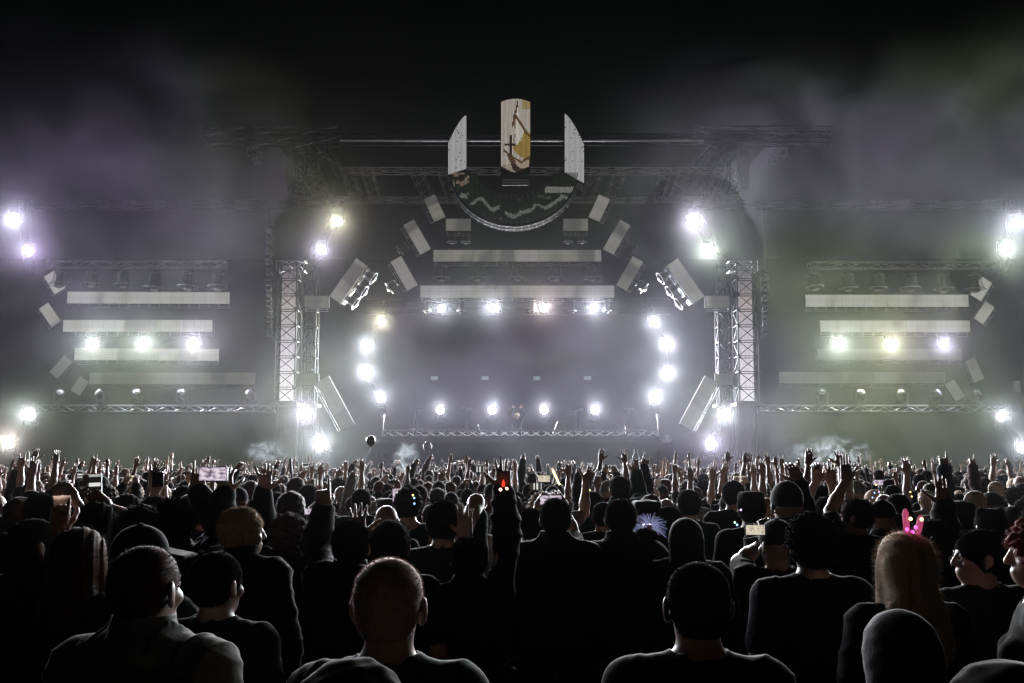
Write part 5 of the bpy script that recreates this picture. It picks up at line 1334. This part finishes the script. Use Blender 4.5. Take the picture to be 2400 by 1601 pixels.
HS = ['short', 'crop', 'curly', 'long', 'short', 'cap', 'bun', 'long', 'short', 'crop', 'none', 'short', 'flat_top', 'beanie', 'curly', 'long']
TOPS = ['tshirt', 'hoodie', 'tshirt', 'jacket', 'tshirt', 'tank']
HN = {'short': 'short-haired', 'crop': 'crop-haired', 'curly': 'curly-haired', 'long': 'long-haired', 'cap': 'capped', 'bun': 'top-knotted', 'none': 'bald', 'flat_top': 'square-haired', 'beanie': 'beanie-wearing'}
protos = []
for i, (pn, Lh, Rh_) in enumerate(POSES):
    sp = dict(hair=HS[i % len(HS)], haircol=['black', 'brown', 'black', 'blond', 'brown', 'auburn'][i % 6], top=TOPS[i % 6], seed=200 + i, female=HS[i % len(HS)] in ('long', 'bun'), skin=(0, 3, 1, 0, 3, 2)[i % 6], hyaw=cr_.uniform(-20, 20), fat=1.05,
              cloth=['black', 'charcoal', 'navy', 'black', 'green', 'wine'][i % 6])
    if Lh: sp['L'] = Lh
    if Rh_: sp['R'] = Rh_
    protos.append([sp, pn, None, None])
CL = [CLOTH[k] for k in ('black', 'charcoal', 'navy', 'black', 'olive', 'green', 'wine', 'grey', 'denim', 'white')]
HC = [HAIR[k] for k in ('black', 'brown', 'black', 'brown', 'auburn', 'blond')]
spots = []
Y = 6.3
while Y < 32.6:
    x = -Y * .64 - .9 + cr_.uniform(0, .5)
    while x < Y * .64 + .9:
        px_, py_ = x + cr_.uniform(-.2, .2), Y + cr_.uniform(-.26, .26)
        if all((px_ - a) ** 2 + (py_ - b) ** 2 > (.44 if Y < 10 else .36) ** 2 for a, b in people_xy) and (py_ < 32.6):
            spots.append((px_, py_)); people_xy.append((px_, py_)) if Y < 11 else None
        x += .66 if Y < 18 else .62
    Y += .74 if Y < 18 else .70
spots.sort(key=lambda s: s[1])
NIND = 242
LM = [(-1, 160, 'below the clear wing end'), (160, 420, 'below the clear wing screens'), (420, 600, 'near the clear tower'), (600, 800, 'below the clear tower'), (800, 960, 'below the black balloon'),
      (960, 1120, 'below the clear balloon'), (1120, 1290, 'below the DJ'), (1290, 1480, 'below the booth wedge'), (1480, 1660, 'below the booth end'), (1660, 1830, 'below the smoky tower'), (1830, 2060, 'below the big smoke puff'), (2060, 2260, 'below the smoky wing screens'), (2260, 9999, 'below the smoky wing end')]
rows = []
low = {'down': [0, 1, 2, 3, 4, 5]}
for n_, (x, y) in enumerate(spots[:NIND]):
    pr_up = .22 if y < 8 else .34
    i = cr_.randrange(6) if cr_.random() > pr_up else cr_.randrange(6, len(POSES))
    sp, pn, o, P_ = protos[i]
    if o is None:
        o, P_ = make_person(sp, .0085); protos[i][2], protos[i][3] = o, P_; first = True
    else:
        o = copy_tree(o); first = False
    s = cr_.gauss(.985, .035); s = min(1.06, max(.90, s))
    if pn != 'down' and y < 13: s = cr_.uniform(.93, 1.02)
    if sp['female']: s *= .955
    yaw = cr_.gauss(0, .22)
    o.location = (x, y, 0); o.scale = (s, s, s); o.rotation_euler = (0, 0, yaw)
    for ch in o.children:
        if ch.name.split('.')[0] in ('shirt', 'hooded_top', 'jacket', 'vest_top', 'hair', 'cap', 'beanie') and not first:
            ch.material_slots[0].link = 'OBJECT'
            ch.material_slots[0].material = cr_.choice(HC) if ch.name.startswith('hair') else cr_.choice(CL)
    px_ = CX + FPX * x / y
    lm = next(t for a, b, t in LM if a <= px_ < b) if px_ > -1 else LM[0][2]
    rows.append((o, HN[sp['hair']], pn, lm, y))
    if 'phone' in pn:
        fw = Vector((0, .40, 1.97)); c = Matrix.Translation((x, y, 0)) @ Matrix.Rotation(yaw, 4, 'Z') @ Matrix.Scale(s, 4) @ fw
        held.append((c, px_, y, lm))
# labels: look, pose and landmark; people alike in all of these are told apart by their order toward the stage
by = {}
for r in rows:
    k = (r[1], r[2], r[3]); by.setdefault(k, []).append(r)
for (hn, pn, lm), v in by.items():
    v.sort(key=lambda r: r[4])
    for i, r in enumerate(v):
        base = hn + ' person ' + (pn if pn != 'down' else 'with arms down') + ' ' + lm
        if len(v) > 1: base += ', ' + ('first second third fourth fifth sixth seventh eighth ninth tenth'.split()[min(i, 9)]) + ' ahead'
        tag(r[0], base, 'person', 'people in the middle of the crowd')
pc = {}
for c, px_, y, lm in held:
    pc.setdefault(lm, []).append((c, y))
for lm, v in pc.items():
    v.sort(key=lambda t: t[1])
    for i, (c, y) in enumerate(v):
        phone(c, 'phone held level in two hands ' + lm + ('' if len(v) == 1 else ', ' + 'first second third fourth fifth sixth'.split()[min(i, 5)] + ' ahead'), cr_.choice(['stage', 'stripes', 'stage', 'cream']), True, w=.075, h=.155, group='phones in the middle of the crowd')
# the far rows that read as one mass
bits = []
for i, (pn, Lh, Rh_) in enumerate(POSES):
    sp = dict(protos[i][0]); sp['zcut'] = 1.08; sp['fat'] = 1.35
    out, _ = build_person(sp, .021)
    vs, qs, ms, k = [], [], [], 0
    for part, m_ in (('body', 0), ('hair', 1), ('cap', 2), ('top', 2)):
        if part in out:
            v, q = out[part]; vs.append(v); qs.append(q + k); ms.append(np.full(len(q), m_)); k += len(v)
    bits.append((np.concatenate(vs), np.concatenate(qs), np.concatenate(ms)))
V_, Q_, MI = [], [], []; k = 0
for x, y in spots[NIND:]:
    i = cr_.randrange(6) if cr_.random() > .25 else cr_.randrange(6, len(POSES))
    v, q, m_ = bits[i]; s = min(1.08, max(.86, cr_.gauss(.97, .055))); yaw = cr_.gauss(0, .25); c, sn = math.cos(yaw), math.sin(yaw)
    w = v * s; w = np.stack([w[:, 0] * c - w[:, 1] * sn + x, w[:, 0] * sn + w[:, 1] * c + y, w[:, 2]], 1)
    V_.append(w); Q_.append(q + k); k += len(v)
    a_, b_ = cr_.randrange(3), cr_.randrange(5)
    MI.append(np.choose(m_, [a_, 3 + cr_.randrange(3), 6 + b_]))
me = np_mesh('far_crowd', np.concatenate(V_), np.concatenate(Q_), [SKIN[1], SKIN[2], SKIN[0], HAIR['black'], HAIR['brown'], HAIR['auburn'], CLOTH['black'], CLOTH['charcoal'], CLOTH['navy'], CLOTH['olive'], CLOTH['grey']], True, np.concatenate(MI))
fc = bpy.data.objects.new('far_crowd', me); COL.objects.link(fc); tag(fc, kind='stuff')
# ------------------------------------------------------------------ the performer
dj = at(1212, 968, 35.6); s = 1.0
zf = z1 - .98 + .0
sp = dict(hair='short', haircol='blond', hyaw=0, top='hoodie', cloth='charcoal', skin=1, seed=77,
          L=dict(w=(-.17, .05, 1.93), pose='open', pole=(-1, -.1, -.1), F=(0, 0, 1)), R=dict(w=(.17, .05, 1.93), pose='open', pole=(1, -.1, -.1), F=(0, 0, 1)))
o, _ = make_person(sp, .014, 'performer with both arms raised high behind the booth at the middle of the stage', None)
sc_ = (dj.z - (dj.z - 1.78)) / 1.758
o.location = (dj.x, 35.6, dj.z - 1.758); o.rotation_euler = (0, 0, R(180))
# ------------------------------------------------------------------ haze in the air
HALO_DENSITY = .0046
hz = MB(); hz.box((0, 24.5, 8.4), (70, 61, 18.8))
def volume(name, dens, g, col):
    m = bpy.data.materials.new(name); m.use_nodes = True
    N, L = m.node_tree.nodes, m.node_tree.links
    N.remove(N['Principled BSDF'])
    pv = N.new('ShaderNodeVolumePrincipled'); pv.inputs['Color'].default_value = (*col, 1)
    pv.inputs['Density'].default_value = dens; pv.inputs['Anisotropy'].default_value = g
    L.new(pv.outputs[0], N['Material Output'].inputs['Volume'])
    return m, N, L, pv
mh = volume('haze_air', 0.00005, 0.93, (.9, .9, .92))[0]
tag(hz.build('haze', mh), kind='stuff')
# drifting stage smoke: uneven density, billows at the wings and above, thick low down, thinning toward the audience
m, N, L, pv = volume('stage_smoke', .02, .30, (.88, .86, .92))
tc = N.new('ShaderNodeTexCoord')
def math_(op, a, b=None, c=None):
    n = N.new('ShaderNodeMath'); n.operation = op
    for i, v in enumerate((a, b, c)):
        if v is None: continue
        if hasattr(v, 'links'): L.new(v, n.inputs[i])
        else: n.inputs[i].default_value = v
    return n.outputs[0]
def ramp(v, a, b, lo=0.0, hi=1.0):
    n = N.new('ShaderNodeMapRange'); n.interpolation_type = 'SMOOTHSTEP'
    for k, q in (('From Min', a), ('From Max', b), ('To Min', lo), ('To Max', hi)): n.inputs[k].default_value = q
    L.new(v, n.inputs['Value']); return n.outputs[0]
sp = N.new('ShaderNodeSeparateXYZ'); L.new(tc.outputs['Object'], sp.inputs[0])
nz = N.new('ShaderNodeTexNoise'); nz.inputs['Scale'].default_value = .19; nz.inputs['Detail'].default_value = 4; nz.inputs['Distortion'].default_value = 1.4
L.new(tc.outputs['Object'], nz.inputs['Vector'])
n1 = ramp(nz.outputs['Fac'], .38, .68)
base = math_('MULTIPLY_ADD', ramp(sp.outputs[2], 15, 2.0), .27, .0)
tot = base
for (px, py, Y_), rr, wgt in (((60, 960, 35), 7, .8), ((1955, 810, 35.5), 4.0, .45), ((2280, 330, 36), 12.5, 3.0), ((1750, 430, 36), 9, 2.0), ((350, 470, 36), 11, 2.3), ((1950, 250, 37), 8.5, 2.0), ((690, 520, 36), 5, .4), ((300, 1020, 33), 8, 1.5), ((1211, 850, 40), 10, .5), ((650, 1050, 29), 8, 1.8), ((1780, 1050, 29), 8, 1.8), ((1211, 1060, 28), 8, .7), ((2150, 1010, 33), 8, 1.4)):
    vd = N.new('ShaderNodeVectorMath'); vd.operation = 'DISTANCE'; L.new(tc.outputs['Object'], vd.inputs[0]); vd.inputs[1].default_value = at(px, py, Y_)
    tot = math_('ADD', tot, math_('MULTIPLY', ramp(vd.outputs['Value'], rr, 0), wgt))
d = math_('MULTIPLY', tot, math_('MULTIPLY_ADD', n1, 1.05, .10))
d = math_('MULTIPLY', d, ramp(sp.outputs[1], 12, 32, .05, 1))
L.new(math_('MULTIPLY', d, .0036), pv.inputs['Density'])
n2 = N.new('ShaderNodeTexNoise'); n2.inputs['Scale'].default_value = .11; L.new(tc.outputs['Object'], n2.inputs['Vector'])
cr2 = N.new('ShaderNodeValToRGB'); cr2.color_ramp.elements[0].position = .36; cr2.color_ramp.elements[0].color = (.78, .64, .98, 1); cr2.color_ramp.elements[1].position = .62; cr2.color_ramp.elements[1].color = (.82, .92, .60, 1)
e = cr2.color_ramp.elements.new(.49); e.color = (.82, .80, .93, 1)
L.new(n2.outputs['Fac'], cr2.inputs[0]); L.new(cr2.outputs[0], pv.inputs['Color'])
sm = MB(); sm.box((0, 31.5, 8.8), (66, 36, 17.4))
tag(sm.build('smoke', m), kind='stuff')
cy.volume_step_rate = 6.0

# small dense puffs drifting over the far rows
for px, py, Yp, w_, h_, sd in ((625, 1060, 24, .75, .38, 1.3), (1945, 1064, 24, 1.5, .62, 4.7), (952, 1072, 24, .45, .6, 8.2)):
    m, N, L, pv = volume('puff_smoke', 1, .3, (.85, .92, .95))
    tc = N.new('ShaderNodeTexCoord'); mp = N.new('ShaderNodeMapping'); mp.inputs['Location'].default_value = (sd, sd, sd); L.new(tc.outputs['Object'], mp.inputs[0])
    nz = N.new('ShaderNodeTexNoise'); nz.inputs['Scale'].default_value = 3.4; nz.inputs['Detail'].default_value = 5; nz.inputs['Distortion'].default_value = .9; L.new(mp.outputs[0], nz.inputs['Vector'])
    vl = N.new('ShaderNodeVectorMath'); vl.operation = 'MULTIPLY'; vl.inputs[1].default_value = (1 / w_, 1 / .5, 1 / h_); L.new(tc.outputs['Object'], vl.inputs[0])
    ln = N.new('ShaderNodeVectorMath'); ln.operation = 'LENGTH'; L.new(vl.outputs[0], ln.inputs[0])
    L.new(math_('MULTIPLY', math_('MULTIPLY', ramp(nz.outputs['Fac'], .47, .70), ramp(ln.outputs['Value'], 1, .25)), .55), pv.inputs['Density'])
    b_ = MB(); b_.box(at(px, py, Yp), (2 * w_, 1.0, 2 * h_)); single('smoke_puff', b_, m, at(px, py, Yp), None, None, None, False, 'stuff')

# added spheres of thin fog, one round each lit lamp, to give its halo
m, N, L, pv = volume('halo_volume', 1, .45, (.9, .9, .94))
tc = N.new('ShaderNodeTexCoord'); oi = N.new('ShaderNodeObjectInfo')
ln = N.new('ShaderNodeVectorMath'); ln.operation = 'LENGTH'; L.new(tc.outputs['Object'], ln.inputs[0])
ad = N.new('ShaderNodeVectorMath'); ad.operation = 'ADD'; L.new(tc.outputs['Object'], ad.inputs[0]); L.new(oi.outputs['Location'], ad.inputs[1])
nz = N.new('ShaderNodeTexNoise'); nz.inputs['Scale'].default_value = .9; nz.inputs['Detail'].default_value = 2; L.new(ad.outputs[0], nz.inputs['Vector'])
fall = math_('POWER', ramp(ln.outputs['Value'], 1.0, 0.0), 1.3)
L.new(math_('MULTIPLY', math_('MULTIPLY', fall, ramp(nz.outputs['Fac'], .25, .65, .45, 1.1)), HALO_DENSITY), pv.inputs['Density'])
wm = MB(); wm.lathe([(.02, -1.0)] + [(math.sin(R(a)), -math.cos(R(a))) for a in range(12, 180, 12)] + [(.02, 1.0)], 24)
w0 = None
for x, y, Y, tone, pw, rad, mt, lab, grp in LAMPS:
    if w0 is None: w0 = wm.build('lamp_halo', m); o = w0
    else: o = w0.copy(); COL.objects.link(o)
    o.location = at(x * k_, y * k_, Y) + Vector((0, -.1, 0)); sc_ = 2.2 * (1.2 if 'veiled' in lab else 1); o.scale = (sc_, sc_, sc_)
    tag(o, kind='stuff')
